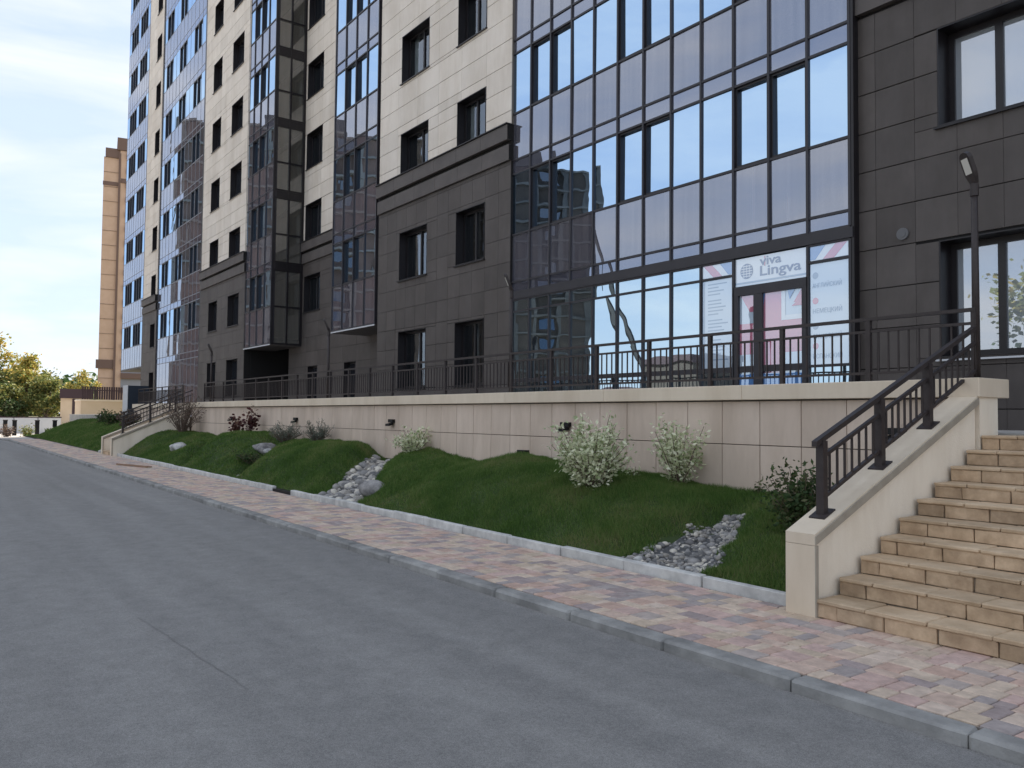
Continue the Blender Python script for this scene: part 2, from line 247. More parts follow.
# ------------------------------------------------------------------ mesh helpers
class MB:
    def __init__(s): s.v = []; s.f = []
    def quad(s, a, b, c, d):
        n = len(s.v); s.v += [a, b, c, d]; s.f.append((n, n+1, n+2, n+3)); return s
    def poly(s, pts):
        n = len(s.v); s.v += list(pts); s.f.append(tuple(range(n, n+len(pts)))); return s
    def box(s, x0, x1, y0, y1, z0, z1):
        n = len(s.v)
        s.v += [(x0, y0, z0), (x1, y0, z0), (x1, y1, z0), (x0, y1, z0), (x0, y0, z1), (x1, y0, z1), (x1, y1, z1), (x0, y1, z1)]
        s.f += [(n, n+3, n+2, n+1), (n+4, n+5, n+6, n+7), (n, n+1, n+5, n+4), (n+1, n+2, n+6, n+5), (n+2, n+3, n+7, n+6), (n+3, n, n+4, n+7)]
        return s
    def tube(s, pts, radii, k=6, cap=True):
        pts = [Vector(p) for p in pts]; rings = []
        for i, p in enumerate(pts):
            d = (pts[min(i+1, len(pts)-1)]-pts[max(i-1, 0)]).normalized()
            a = d.cross(Vector((0, 0, 1)));
            if a.length < 1e-3: a = d.cross(Vector((1, 0, 0)))
            a.normalize(); b = d.cross(a); r = radii[i] if hasattr(radii, '__len__') else radii
            n = len(s.v); s.v += [tuple(p+(a*math.cos(2*math.pi*j/k)+b*math.sin(2*math.pi*j/k))*r) for j in range(k)]; rings.append(n)
        for q in range(len(rings)-1):
            for j in range(k):
                s.f.append((rings[q]+j, rings[q]+(j+1) % k, rings[q+1]+(j+1) % k, rings[q+1]+j))
        if cap:
            s.f.append(tuple(rings[0]+j for j in range(k))[::-1]); s.f.append(tuple(rings[-1]+j for j in range(k)))
        return s
    def prism(s, prof, x0, x1):
        """prof: (y,z) outline extruded along x"""
        n = len(s.v); k = len(prof)
        s.v += [(x0, y, z) for y, z in prof]+[(x1, y, z) for y, z in prof]
        s.f += [tuple(range(n, n+k)), tuple(range(n+2*k-1, n+k-1, -1))]
        for j in range(k): s.f.append((n+j, n+k+j, n+k+(j+1) % k, n+(j+1) % k))
        return s
    def mesh(s, name, mat=None, smooth=False, fix=True):
        m = bpy.data.meshes.new(name); m.from_pydata(s.v, [], s.f)
        if fix:
            bm = bmesh.new(); bm.from_mesh(m); bmesh.ops.recalc_face_normals(bm, faces=bm.faces); bm.to_mesh(m); bm.free()
        if smooth: m.polygons.foreach_set('use_smooth', [True]*len(m.polygons))
        if mat: m.materials.append(MT[mat] if isinstance(mat, str) else mat)
        return m
    def build(s, name, mat, parent=None, loc=None, smooth=False, fix=True):
        return link(name, s.mesh(name, mat, smooth, fix), parent, loc)
def link(name, me, parent=None, loc=None):
    o = bpy.data.objects.new(name, me); col.objects.link(o)
    if loc is not None: o.location = loc
    if parent is not None: o.parent = parent
    return o
def tag(o, label=None, cat=None, group=None, kind=None):
    if label: o['label'] = label
    if cat: o['category'] = cat
    if group: o['group'] = group
    if kind: o['kind'] = kind
    return o
def empty(name, loc=(0, 0, 0)):
    o = bpy.data.objects.new(name, None); col.objects.link(o); o.location = loc; o.empty_display_size = 0.2; return o
def copy_tree(o, parent=None):
    c = o.copy(); col.objects.link(c); c.parent = parent
    for ch in o.children: copy_tree(ch, c)
    return c
_cb = {}
def chamfer_mesh(w, d, h, mat, bev, jitter=0.0):
    key = (round(w, 3), round(d, 3), round(h, 3), mat, bev, jitter and random.randint(0, 5))
    if key in _cb: return _cb[key]
    bm = bmesh.new(); bmesh.ops.create_cube(bm, size=1.0)
    for v in bm.verts: v.co = Vector((v.co.x*w, v.co.y*d, v.co.z*h))
    bmesh.ops.bevel(bm, geom=list(bm.edges), offset=bev, segments=1, affect='EDGES')
    if jitter:
        for v in bm.verts: v.co += Vector((random.uniform(-1, 1), random.uniform(-1, 1), random.uniform(-1, 1)))*jitter
    m = bpy.data.meshes.new('block'); bm.to_mesh(m); bm.free(); m.materials.append(MT[mat]); _cb[key] = m; return m
def raw_mesh(name, verts, faces_n, mat):
    """many separate triangles/quads at once: verts (N*k,3), k corners each"""
    m = bpy.data.meshes.new(name); V = np.asarray(verts, dtype=np.float32); nv = len(V); nf = nv//faces_n
    m.vertices.add(nv); m.vertices.foreach_set('co', V.ravel())
    m.loops.add(nv); m.loops.foreach_set('vertex_index', np.arange(nv, dtype=np.int32))
    m.polygons.add(nf); m.polygons.foreach_set('loop_start', np.arange(0, nv, faces_n, dtype=np.int32))
    m.update(calc_edges=True); m.validate(); m.materials.append(MT[mat]); return m
def subtract(rects, holes):
    """rects minus holes -> rects, (x0,x1,z0,z1)"""
    for h in holes:
        res = []
        for r in rects:
            if h[0] >= r[1]-1e-4 or h[1] <= r[0]+1e-4 or h[2] >= r[3]-1e-4 or h[3] <= r[2]+1e-4: res.append(r); continue
            x0, x1, z0, z1 = r
            if h[2] > z0+1e-4: res.append((x0, x1, z0, h[2]))
            if h[3] < z1-1e-4: res.append((x0, x1, h[3], z1))
            a, b = max(z0, h[2]), min(z1, h[3])
            if h[0] > x0+1e-4: res.append((x0, h[0], a, b))
            if h[1] < x1-1e-4: res.append((h[1], x1, a, b))
        rects = res
    return rects

# ================================================================== GROUND
tag(MB().quad((-1500, -1200, -0.06), (600, -1200, -0.06), (600, 1500, -0.06), (-1500, 1500, -0.06)).build('ground', 'earth'), kind='structure')
ROADZ = 0.045; KY = 4.156                                   # road face of the kerb
def road_edge(): # kerb line, bending away at the far end
    pts = [(60, KY)]
    for x in np.arange(10, -52, -1.0): pts.append((float(x), KY+(0.2 if x < -40 else 0)*0))
    for a in np.linspace(0, 80, 12): pts.append((-52-6*math.sin(math.radians(a)), KY-6*(1-math.cos(math.radians(a)))))
    return pts
edge = road_edge()
rb = MB(); rb.poly([(x, y, ROADZ) for x, y in edge]+[(-60, -16, ROADZ), (60, -16, ROADZ)]); road = tag(rb.build('road', 'asphalt'), kind='structure')
def road_mark(name, pts, w, mat):
    b = MB()
    for (xa, ya), (xb, yb) in zip(pts[:-1], pts[1:]):
        t = Vector((xb-xa, yb-ya)).normalized(); q = Vector((-t.y, t.x))*w*random.uniform(.4, .6)
        b.quad((xa-q.x, ya-q.y, ROADZ+.004), (xb-q.x, yb-q.y, ROADZ+.004), (xb+q.x, yb+q.y, ROADZ+.004), (xa+q.x, ya+q.y, ROADZ+.004))
    b.build(name, mat, road)
def wiggle(a, b, n, amp): return [(a[0]+(b[0]-a[0])*i/n+random.uniform(-amp, amp), a[1]+(b[1]-a[1])*i/n+random.uniform(-amp, amp)) for i in range(n+1)]
road_mark('crack', wiggle((-6.9, 1.45), (-4.75, 1.60), 26, .010), .0035, 'tar')
pz = MB(); pz.poly([(x, y, 0.06) for x, y in edge[-12:]]+[(-59, -30, 0.06), (-140, -30, 0.06), (-140, 24, 0.06), (-52, 5.9, 0.06)])
tag(pz.build('plaza', 'plaza'), kind='structure')
tag(MB().box(-58, 60, -16.3, -16.0, -.05, .12).build('far_kerb', 'edging'), kind='structure')
tag(MB().quad((-105, -150, .06), (80, -150, .06), (80, -16.3, .06), (-105, -16.3, .06)).build('bounce_yard', 'yard'), kind='structure')  # unseen yard, added as a sunlit pale reflector for the facade
# kerb stones along the road
kerb = tag(MB().box(-52, 14, KY+0.03, KY+0.14, -0.05, 0.09).build('kerb', 'joint'), kind='structure')
x = 3.0; kn = 0
while x > -52:
    L = 1.0
    o = link('kerb_stone', chamfer_mesh(L-0.008, 0.15, 0.26, 'kerb', 0.018, 0.004), kerb, (x-L/2, KY+0.075+random.uniform(-.006, .006), -0.010+random.uniform(-.004, .004)))
    o.rotation_euler = (random.uniform(-.01, .01), 0, random.uniform(-.006, .006)); x -= L
cb = MB()
for i in range(len(edge)-13, len(edge)-1):
    (xa, ya), (xb, yb) = edge[i], edge[i+1]; t = Vector((xb-xa, yb-ya)).normalized(); nrm = Vector((t.y, -t.x))
    a0, b0 = (xa, ya), (xb, yb); a1, b1 = (xa+nrm.x*.15*1, ya+nrm.y*.15), (xb+nrm.x*.15, yb+nrm.y*.15)
    if nrm.y < 0 and abs(t.x) > .5: a1, b1 = (xa-nrm.x*.15, ya-nrm.y*.15), (xb-nrm.x*.15, yb-nrm.y*.15)
    cb.quad((*a0, -.02), (*b0, -.02), (*b0, .12), (*a0, .12)); cb.quad((*a0, .12), (*b0, .12), (*b1, .12), (*a1, .12))
cb.build('kerb_bend', 'kerb', kerb, fix=False)
# pavement: base + pavers
PY0, PY1 = KY+0.155, 5.72
side = tag(MB().box(-53, 6, PY0-0.004, PY1+.06, 0.0, 0.108).build('pavement', 'joint'), kind='structure')
pav = []
y = PY0; rows = []
seq = [0.16, 0.2, 0.12, 0.16, 0.2, 0.12, 0.16, 0.2]
i = 0
while y < PY1-0.02:
    h = min(seq[i % len(seq)], PY1-y); rows.append((y, h)); y += h; i += 1
def kerb_shift(x): return 0
for (y, h) in rows:
    x = 3.2+random.uniform(0, .1)
    while x > -53:
        L = random.choice([0.1, 0.12, 0.16, 0.16, 0.2, 0.2]) if x > -30 else random.choice([.2, .3, .4])
        pav.append((x-L/2, y+h/2, L, h)); x -= L
def px_size(p): # rough on-screen width, for choosing the largest
    d = Vector((p[0], p[1], 0.12-EYE)); z = d.dot(W_)
    if z < 0.5: return 0
    u = 512+F_PX*d.dot(R_)/z; v = 384-F_PX*d.dot(U_)/z
    return (p[2]*p[3]/z**2 if (0 < u < 1024 and v < 768) else 0)
pav.sort(key=px_size, reverse=True)
for (x, y, L, h) in pav[:300]:
    o = link('paver', chamfer_mesh(L-0.007, h-0.007, 0.05, 'paver', 0.006), side, (x, y, 0.095+random.uniform(-.001, .001)))
    o.rotation_euler = (random.uniform(-.004, .004), random.uniform(-.004, .004), random.uniform(-.008, .008))
fb = MB()
for (x, y, L, h) in pav[300:]:
    a, b, z = L/2-.0035, h/2-.0035, 0.12+random.uniform(-.0012, .0012); c = .006; n_ = len(fb.v)
    fb.v += [(x-a, y-b, .10), (x+a, y-b, .10), (x+a, y+b, .10), (x-a, y+b, .10), (x-a, y-b, z-.005), (x+a, y-b, z-.005), (x+a, y+b, z-.005), (x-a, y+b, z-.005), (x-a+c, y-b+c, z), (x+a-c, y-b+c, z), (x+a-c, y+b-c, z), (x-a+c, y+b-c, z)]
    fb.f += [(n_+8, n_+9, n_+10, n_+11)]+[(n_+4+j, n_+4+(j+1) % 4, n_+8+(j+1) % 4, n_+8+j) for j in range(4)]+[(n_+j, n_+(j+1) % 4, n_+4+(j+1) % 4, n_+4+j) for j in range(4)]
po = fb.build('paving_field', 'paver', side, fix=False); po['kind'] = 'stuff'
# edging stones between pavement and lawn
EY = 5.76
ed = tag(MB().box(-31.2, -4.06, EY+.02, EY+.07, 0.0, 0.15).build('lawn_edging', 'joint'), kind='structure')
x = -4.07; i = 0
while x > -31.1:
    L = 1.0
    if not (-15.8 < x-L/2 < -14.8):
        o = link('edging_stone', chamfer_mesh(L-.01, 0.09, 0.30, 'edging', 0.01, 0.003), ed, (x-L/2, EY+.045+random.uniform(-.006, .006), 0.055+random.uniform(-.008, .006)))
        o.rotation_euler = (random.uniform(-.02, .02), random.uniform(-.006, .006), random.uniform(-.008, .008))
    else:
        g = MB().box(-.48, .48, -.04, .04, -.1, .06)
        o = g.build('drain_grate', 'black', ed, (x-L/2, EY+.045, .1))
    x -= L

# ================================================================== LAWN
WY = 8.25                                     # face of the terrace wall
wallX = [-40, -31.3, -28.6, -26.7, -25.0, -23.4, -21.0, -18.5, -16.6, -15.7, -14.1, -12.4, -11.9, -10.4, -9.2, -7.45, -6.45, -5.2, -4.0]
wallZ = [0.9, 0.95, 0.90, 0.79, 0.98, 1.06, 0.95, 0.98, 0.90, 0.72, 0.93, 0.82, 0.80, 0.90, 0.86, 0.80, 0.74, 0.70, 0.66]
def smooth_noise(X, Y):
    return 0.03*np.sin(X*1.7+1.3*np.sin(Y*1.1))*np.cos(Y*2.1+X*.35)+0.015*np.sin(X*4.1+Y*3.3)
def stream(X, Y):
    """(strength, inside) of the two pebble runs and two creases"""
    t = (Y-5.86)
    dep = np.zeros_like(X); ins = np.zeros_like(X, dtype=bool)
    c1 = -5.72-0.22*t+.05*np.sin(t*7); w1 = np.clip(0.56-0.28*t, 0.05, .6)*(1+.14*np.sin(t*11+X*3))
    d = np.abs(X-c1); dep += 0.20*np.clip(1.4-d/(w1+.12), 0, 1)*np.clip((2.1-t)/.7, 0, 1); ins |= (d < w1) & (t < 1.6)
    c2 = -13.15-1.22*t; w2 = np.clip(0.72-0.12*t, 0.3, .8)
    d = np.abs(X-c2); dep += 0.24*np.clip(1.5-d/(w2+.15), 0, 1); ins |= (d < w2) & (t < 2.2)
    for x0 in (-19.0, -23.6):
        d = np.abs(X-(x0-1.3*t)); dep += 0.34*np.clip(1.0-d/0.75, 0, 1)**1.3
    return dep, ins
def lawn_z(X, Y):
    X = np.asarray(X, float); Y = np.asarray(Y, float)
    t = np.clip((Y-5.86)/(WY-5.86), 0, 1)
    zw = np.interp(X, wallX, wallZ); g = 1-(1-t)**1.75
    z = 0.165+(zw-0.165)*g+0.20*np.sin(np.pi*t)*np.clip(np.sin((X+4)*.85)*.7+.45, 0, 1)
    dep, ins = stream(X, Y)
    z = z-dep*np.clip(t*5, 0, 1)*np.clip((1.05-t)*6, .25, 1)+smooth_noise(X, Y)*np.clip(t*3, 0, 1)
    return np.maximum(z, 0.15)
def lawn_patch(name, x0, x1, y0, y1, fn, dx, kind='structure', mat='soil_grass'):
    xs = np.arange(x0, x1+dx*.5, dx); ys = np.linspace(y0, y1, 40)
    Xg, Yg = np.meshgrid(xs, ys, indexing='ij'); Z = fn(Xg, Yg)
    nx, ny = Xg.shape; v = np.stack([Xg, Yg, Z], -1).reshape(-1, 3)
    f = [(i*ny+j, (i+1)*ny+j, (i+1)*ny+j+1, i*ny+j+1) for i in range(nx-1) for j in range(ny-1)]
    m = bpy.data.meshes.new(name); m.from_pydata(v.tolist(), [], f); m.polygons.foreach_set('use_smooth', [True]*len(f)); m.materials.append(MT[mat])
    o = link(name, m); o['kind'] = kind; return o
lawn_patch('lawn', -31.25, -4.05, 5.85, 8.27, lawn_z, 0.1)
def blades(n, xr, yr, fn, hmin, hmax, wid, skip=None):
    X = rng.uniform(*xr, n); Y = rng.uniform(*yr, n)
    if skip is not None:
        k = ~skip(X, Y); X, Y = X[k], Y[k]; n = len(X)
    Z = fn(X, Y)-0.004; pt = 0.8+0.3*np.sin(X*2.3+np.sin(Y*3.1)*2)*np.cos(Y*2.7-X*.8)+.3*np.sin(X*9.1+np.sin(Y*7)*2)*np.cos(Y*11+X*3)
    H = rng.uniform(hmin, hmax, n)*np.clip(pt, .45, 1.5); a = rng.uniform(0, 2*np.pi, n); lean = rng.uniform(0.1, 0.7, n); b = rng.uniform(0, 2*np.pi, n)
    wx, wy = np.cos(a)*wid/2, np.sin(a)*wid/2
    P = np.stack([X-wx, Y-wy, Z], -1); Q = np.stack([X+wx, Y+wy, Z], -1); T = np.stack([X+np.cos(b)*H*lean, Y+np.sin(b)*H*lean, Z+H], -1)
    return np.stack([P, Q, T], 1).reshape(-1, 3)
in_stream = lambda X, Y: stream(X, Y)[1]
G = np.concatenate([blades(170000, (-11, -4.07), (5.86, 8.24), lawn_z, .035, .085, .0065, in_stream),
                    blades(90000, (-18, -11), (5.86, 8.24), lawn_z, .035, .085, .010, in_stream),
                    blades(70000, (-31.2, -18), (5.86, 8.24), lawn_z, .035, .075, .016, in_stream)])
tag(link('lawn_grass', raw_mesh('lawn_grass', G, 3, 'grass')), 'short dense green grass over the rolling lawn mounds', 'grass', kind='stuff')

# pebble beds
def ico(sub=1):
    bm = bmesh.new(); bmesh.ops.create_icosphere(bm, subdivisions=sub, radius=1.0)
    v = np.array([q.co[:] for q in bm.verts]); f = [tuple(a.index for a in q.verts) for q in bm.faces]; bm.free(); return v, f
IV, IF = ico(2)
def stones(pts):
    V = []; Fc = []
    for (x, y, z, r) in pts:
        s = np.array([r*random.uniform(.8, 1.4), r*random.uniform(.7, 1.1), r*random.uniform(.5, .85)])
        vv = IV*(1+.10*np.sin(IV@rng.normal(size=(3, 1))*2.2+random.uniform(0, 6)))*s; a = random.uniform(0, 6.28); c, q = math.cos(a), math.sin(a)
        vv = np.stack([vv[:, 0]*c-vv[:, 1]*q, vv[:, 0]*q+vv[:, 1]*c, vv[:, 2]], -1)+np.array([x, y, z])
        n = len(V); V += vv.tolist(); Fc += [(a_+n, b_+n, c_+n) for a_, b_, c_ in IF]
    return V, Fc
def pebble_bed(name, n, c_fn, w_fn, t1, rr, label):
    pts = []
    for _ in range(n):
        t = random.uniform(0.02, t1); w = w_fn(t); X = c_fn(t)+random.uniform(-1, 1)*w*1.03; Y = 5.86+t
        r = random.choice([.7, .8, 1, 1, 1.3, 1.5, 2.1])*random.uniform(*rr); pts.append((X, Y, float(lawn_z(X, Y))+r*.22, r))
    V, Fc = stones(pts); m = bpy.data.meshes.new(name); m.from_pydata(V, [], Fc); m.polygons.foreach_set('use_smooth', [True]*len(Fc)); m.materials.append(MT['pebble'])
    tag(link(name, m), label, 'pebbles', kind='stuff')
pebble_bed('pebble_bed', 1250, lambda t: -5.72-.22*t, lambda t: max(.08, .57-.28*t)*(1+.12*math.sin(t*11-17)), 1.66, (.012, .022), 'grey pebble run through the lawn beside the stair parapet')
pebble_bed('pebble_bed', 800, lambda t: -13.15-1.22*t, lambda t: .72-.12*t, 2.25, (.03, .05), 'grey stone run through the lawn beside the large boulder')
for nm, cf, wf, t1 in (('gravel_base', lambda t: -5.72-.22*t, lambda t: max(.06, .54-.28*t), 1.62), ('gravel_base', lambda t: -13.15-1.22*t, lambda t: .74-.12*t, 2.25)):
    b = MB(); T = np.linspace(0, t1, 14); L = []
    for t in T:
        for q in (-1, -.5, 0, .5, 1):
            X = cf(t)+q*wf(t); Y = 5.862+t; L.append((X, Y, float(lawn_z(X, Y))+.006))
    b.v = L; b.f = [(i*5+j, i*5+j+1, i*5+5+j+1, i*5+5+j) for i in range(len(T)-1) for j in range(4)]
    tag(b.build(nm, 'gravel_bed', fix=False), kind='structure')
def rock(name, x, y, r, sx, sy, sz, label, mat='boulder', cat='boulder', seed=0, group=None, sub=3, rz=0):
    rs = random.Random(seed); v, f = ico(sub); d = [Vector((rs.uniform(-1, 1), rs.uniform(-1, 1), rs.uniform(-1, 1))).normalized() for _ in range(9)]; k = [rs.uniform(.62, .95) for _ in d]
    W = []
    for p in v:
        p = Vector(p); s = 1.0
        for dd, kk in zip(d, k):
            q = p.dot(dd)
            if q > kk: s = min(s, kk/q)
        p = p*s*(1+.03*math.sin(9*p.x+5*p.z)*math.cos(7*p.y)); W.append((p.x*sx*r, p.y*sy*r, p.z*sz*r))
    m = bpy.data.meshes.new(name); m.from_pydata(W, [], f); m.polygons.foreach_set('use_smooth', [True]*len(f)); m.materials.append(MT[mat])
    o = link(name, m, None, (x, y, float(lawn_z(x, y))+sz*r*.35)); o.rotation_euler = (0, .1, rz); return tag(o, label, cat, group)
rock('boulder', -12.75, 6.32, .25, 1.15, .8, .66, 'large grey boulder beside the stone run in the lawn', seed=3, rz=.4)
rock('boulder', -21.3, 7.45, .45, 1.3, .8, .42, 'flat pale boulder in the lawn beside the grey-green tufts', 'boulder', seed=5)
rock('boulder', -26.9, 6.65, .38, 1.2, .7, .5, 'white boulder on the farthest lawn mound near the left stairs', 'pale_boulder', seed=8)
rock('stone', -19.2, 6.1, .06, 1.2, .9, .7, 'small pale stone at the kerb in the lawn crease', 'pale_boulder', 'stone', seed=9, sub=2)
rock('stone', -20.3, 7.2, .16, 1.5, .9, .5, 'small pale stone below the flat boulder', 'pale_boulder', 'stone', seed=10, sub=2)
for i, (x, y, r, lab, mt) in enumerate([(-6.08, 5.98, .062, 'round pale cobble at the kerb end of the near pebble run', 'pale_boulder'), (-6.12, 6.03, .055, 'tan cobble at the left corner of the near pebble run', 'boulder'),
        (-5.72, 6.4, .07, 'dark cobble in the middle of the near pebble run', 'boulder'), (-5.5, 6.08, .05, 'small pale cobble on the right side of the near pebble run', 'pale_boulder'), (-6.1, 6.75, .055, 'brown cobble high in the near pebble run', 'boulder')]):
    rock('cobble', x, y, r, 1.2, .9, .75, lab, mt, 'stone', seed=20+i, sub=2)

# ================================================================== TERRACE, RETAINING WALL
FZ = 1.5                                      # terrace floor
CAPT, CAPB = 2.03, 1.85
tag(MB().box(-64.5, 8, 8.70, 15.5, 0.05, FZ).build('terrace', 'terrace_floor'), kind='structure')
def wall_part(root, x0, x1):
    MB().box(x0, x1, WY+.02, WY+.36, -.1, CAPB).build('core', 'panel_gap', root)
    pw = .568; rowsz = [(.1, .70), (.70, 1.302), (1.302, CAPB-.012)]
    n = max(1, round((x1-x0)/pw)); w = (x1-x0)/n
    for i in range(n):
        for z0, z1 in rowsz[1:] if x0 > -32 else rowsz[1:]:
            o = link('panel', chamfer_mesh(w-.010, .03, z1-z0-.010, 'panel', .003), root, (x0+w*(i+.5), WY+.012+random.uniform(-.0015, .0015), (z0+z1)/2))
    m = round((x1-x0)/2.4) or 1; w = (x1-x0)/m
    for i in range(m):
        link('cap_block', chamfer_mesh(w-.004, .56, CAPT-CAPB, 'cap', .006), root, (x0+w*(i+.5), 8.17+.28, (CAPT+CAPB)/2))
tw = tag(empty('terrace_wall', (0, 0, 0)), 'long beige panelled terrace wall with pale cap behind the lawn', 'wall'); wall_part(tw, -31.55, -4.055)
# pier at the stair head
MB().box(-4.05, -3.80, WY-.02, 8.60, 0.0, CAPB).build('pier', 'stucco', tw)
link('cap_block', chamfer_mesh(.30, .62, CAPT-CAPB+.006, 'cap', .006), tw, (-3.922, 8.475, (CAPT+CAPB)/2))
tw2 = tag(empty('terrace_wall', (0, 0, 0)), 'short beige terrace wall beyond the far staircase', 'wall'); wall_part(tw2, -41.5, -33.6)

# ---- staircases
def stairs(name, x0, x1, y0, label, n=10, R=.1365, T=.2925, Lr=(.34, .40)):
    root = tag(empty(name, (x0, y0, 0)), label, 'stairs')
    core = MB()
    for i in range(n): core.box(.01, x1-x0-.01, i*T+.035, n*T+.12, .10+i*R, .12+(i+1)*R-.032)
    core.build('core', 'mortar', root)
    for i in range(n):
        x = 0.0; first = random.uniform(.14, .3)
        step = MB().box(.004, x1-x0-.004, i*T+.03, i*T+T-.01, .12+i*R+.01, .12+(i+1)*R-.026).build('step', 'mortar', root)
        while x < x1-x0-.05:
            L = first if x == 0 else random.uniform(*Lr); L = min(L, x1-x0-x)
            o = link('riser_stone', chamfer_mesh(round(L, 2)-.009, .06, R-.032, 'stepstone', .006, .004), step, (x+L/2, i*T+.040+random.uniform(-.003, .003), .12+i*R+(R-.030)/2))
            o.rotation_euler = (random.uniform(-.01, .01), random.uniform(-.006, .006), random.uniform(-.012, .012)); x += L
        x = 0.0; L = random.uniform(.2, .45)
        while x < x1-x0-.05:
            L = min(L, x1-x0-x)
            o = link('tread_slab', chamfer_mesh(round(L, 2)-.006, T+.012, .030, 'treadstone', .007, .003), step, (x+L/2, i*T+T/2+.003+random.uniform(-.003, .003), .12+(i+1)*R-.015+random.uniform(-.0015, .0015)))
            o.rotation_euler = (random.uniform(-.004, .004), random.uniform(-.005, .005), random.uniform(-.006, .006)); x += L; L = random.uniform(.36, .5)
    return root
def parapet(name, x0, x1, label):
    root = tag(empty(name, (x0, 5.58, 0)), label, 'parapet'); w = x1-x0
    y0, y1 = 0.0, 2.60; z0, z1 = .745, .745+.428*2.60
    k = .473; th = .07
    # coping: sloped slab, plus front cladding
    MB().prism([(0, z0), (y1, z1), (y1, z1-.085), (.0, z0-.085)], 0, w).build('coping', 'cap', root)
    MB().box(0, w, 0, .035, .10, z0-.088).build('front_panel', 'cap', root)
    MB().prism([(.0, z0-.016), (y1, z1-.016), (y1, z1-.080), (.0, z0-.080)], w, w+.012).build('coping_edge', 'capedge', root)
    MB().box(w, w+.012, .0, .03, .115, z0-.085).build('front_edge', 'capedge', root)
    MB().prism([(.037, z0-.088), (y1, z1-.088), (y1, .06), (.037, .06)], .012, w-.03).build('core', 'stucco', root)
    return root
st1 = stairs('staircase', -3.79, 0.4, 5.59, 'wide tan stone staircase climbing to the terrace at right')
pp1 = parapet('stair_parapet', -4.05, -3.79, 'cream sloping stair parapet beside the tan stone staircase')
st2 = stairs('staircase', -33.25, -31.8, 5.60, 'narrow staircase between low parapets at the far end of the lawn', Lr=(.5, .7))
pp2 = parapet('stair_parapet', -31.8, -31.54, 'far stair parapet on the lawn side of the far staircase')
pp3 = parapet('stair_parapet', -33.51, -33.25, 'far stair parapet on the outer side of the far staircase')

# ---- terrace railing
RY = 8.45
def rail_run(root, xs, y=RY, base=CAPT, nb=9):
    top, sec, low = base+.685, base+.555, base+.10
    for x in xs:
        p = MB().box(x-.025, x+.025, y-.025, y+.025, base+.008, top-.01).build('post', 'metal', root); MB().box(x-.06, x+.06, y-.05, y+.05, base, base+.010).build('base_plate', 'metal', p)
    a, b = min(xs), max(xs)
    MB().box(a-.02, b+.02, y-.03, y+.03, top-.012, top+.022).build('handrail', 'metal', root)
    MB().box(a, b, y-.014, y+.014, sec-.014, sec+.014).build('rail', 'metal', root)
    MB().box(a, b, y-.014, y+.014, low-.014, low+.014).build('rail', 'metal', root)
    me = MB().box(-.008, .008, -.008, .008, low+.014, sec-.014).mesh('baluster', 'metal')
    for x0, x1 in zip(xs[:-1], xs[1:]):
        for i in range(nb): link('baluster', me, root, (x0+(x1-x0)*(i+1)/(nb+1), y, 0))
xs = [-3.94-1.115*i for i in range(25)]
r1 = tag(empty('terrace_railing'), 'long dark metal railing on the cap of the terrace wall', 'railing'); rail_run(r1, xs)
r2 = tag(empty('terrace_railing'), 'short dark railing on the far wall beyond the staircase', 'railing'); rail_run(r2, [-33.7-1.115*i for i in range(8)])
# ---- stair railings (sloping)
def stair_rail(name, X, ypost, label, yend):
    root = tag(empty(name, (X, 0, 0)), label, 'railing'); k = .473
    zc = lambda y: .745+.428*(y-5.58)            # coping top
    hz0 = lambda y: 1.43+(y-5.78)*.42
    for y in ypost:
        p = MB().box(-.034, .034, y-.03, y+.03, zc(y)-.01, hz0(y)-.015).build('post', 'metal', root)
        MB().prism([(y-.075, zc(y-.075)), (y+.075, zc(y+.075)), (y+.075, zc(y+.075)+.012), (y-.075, zc(y-.075)+.012)], -.07, .07).build('base_plate', 'metal', p)
    ya = ypost[0]-.10; kk = .42 if False else k*.93
    hz = lambda y: 1.43+(y-5.78)*.42
    lz = lambda y: 1.03+(y-5.95)*.44
    sz = lambda y: 1.355+(y-5.95)*.42
    for nm, fn, r, a in (('handrail', hz, .022, ya), ('rail', sz, .015, ypost[0]), ('rail', lz, .015, ypost[0])):
        MB().prism([(a, fn(a)-r), (yend, fn(yend)-r), (yend, fn(yend)+r), (a, fn(a)+r)], -r*1.1, r*1.1).build(nm, 'metal', root)
    yy = list(ypost)+[yend]
    for a, b in zip(yy[:-1], yy[1:]):
        n = 7
        for i in range(n):
            y = a+(b-a)*(i+1)/(n+1); MB().box(-.008, .008, y-.008, y+.008, lz(y)+.01, sz(y)-.01).build('baluster', 'metal', root)
    return root
stair_rail('stair_railing', -3.92, (5.87, 6.71, 7.51), 'dark sloping handrail on the near stair parapet', 8.40)
stair_rail('stair_railing', -31.67, (5.95, 6.85, 7.7), 'dark sloping handrail on the far staircase, lawn side', 8.3)
stair_rail('stair_railing', -33.38, (6.3, 7.2, 7.9), 'dark sloping handrail on the far staircase, outer side', 8.3)

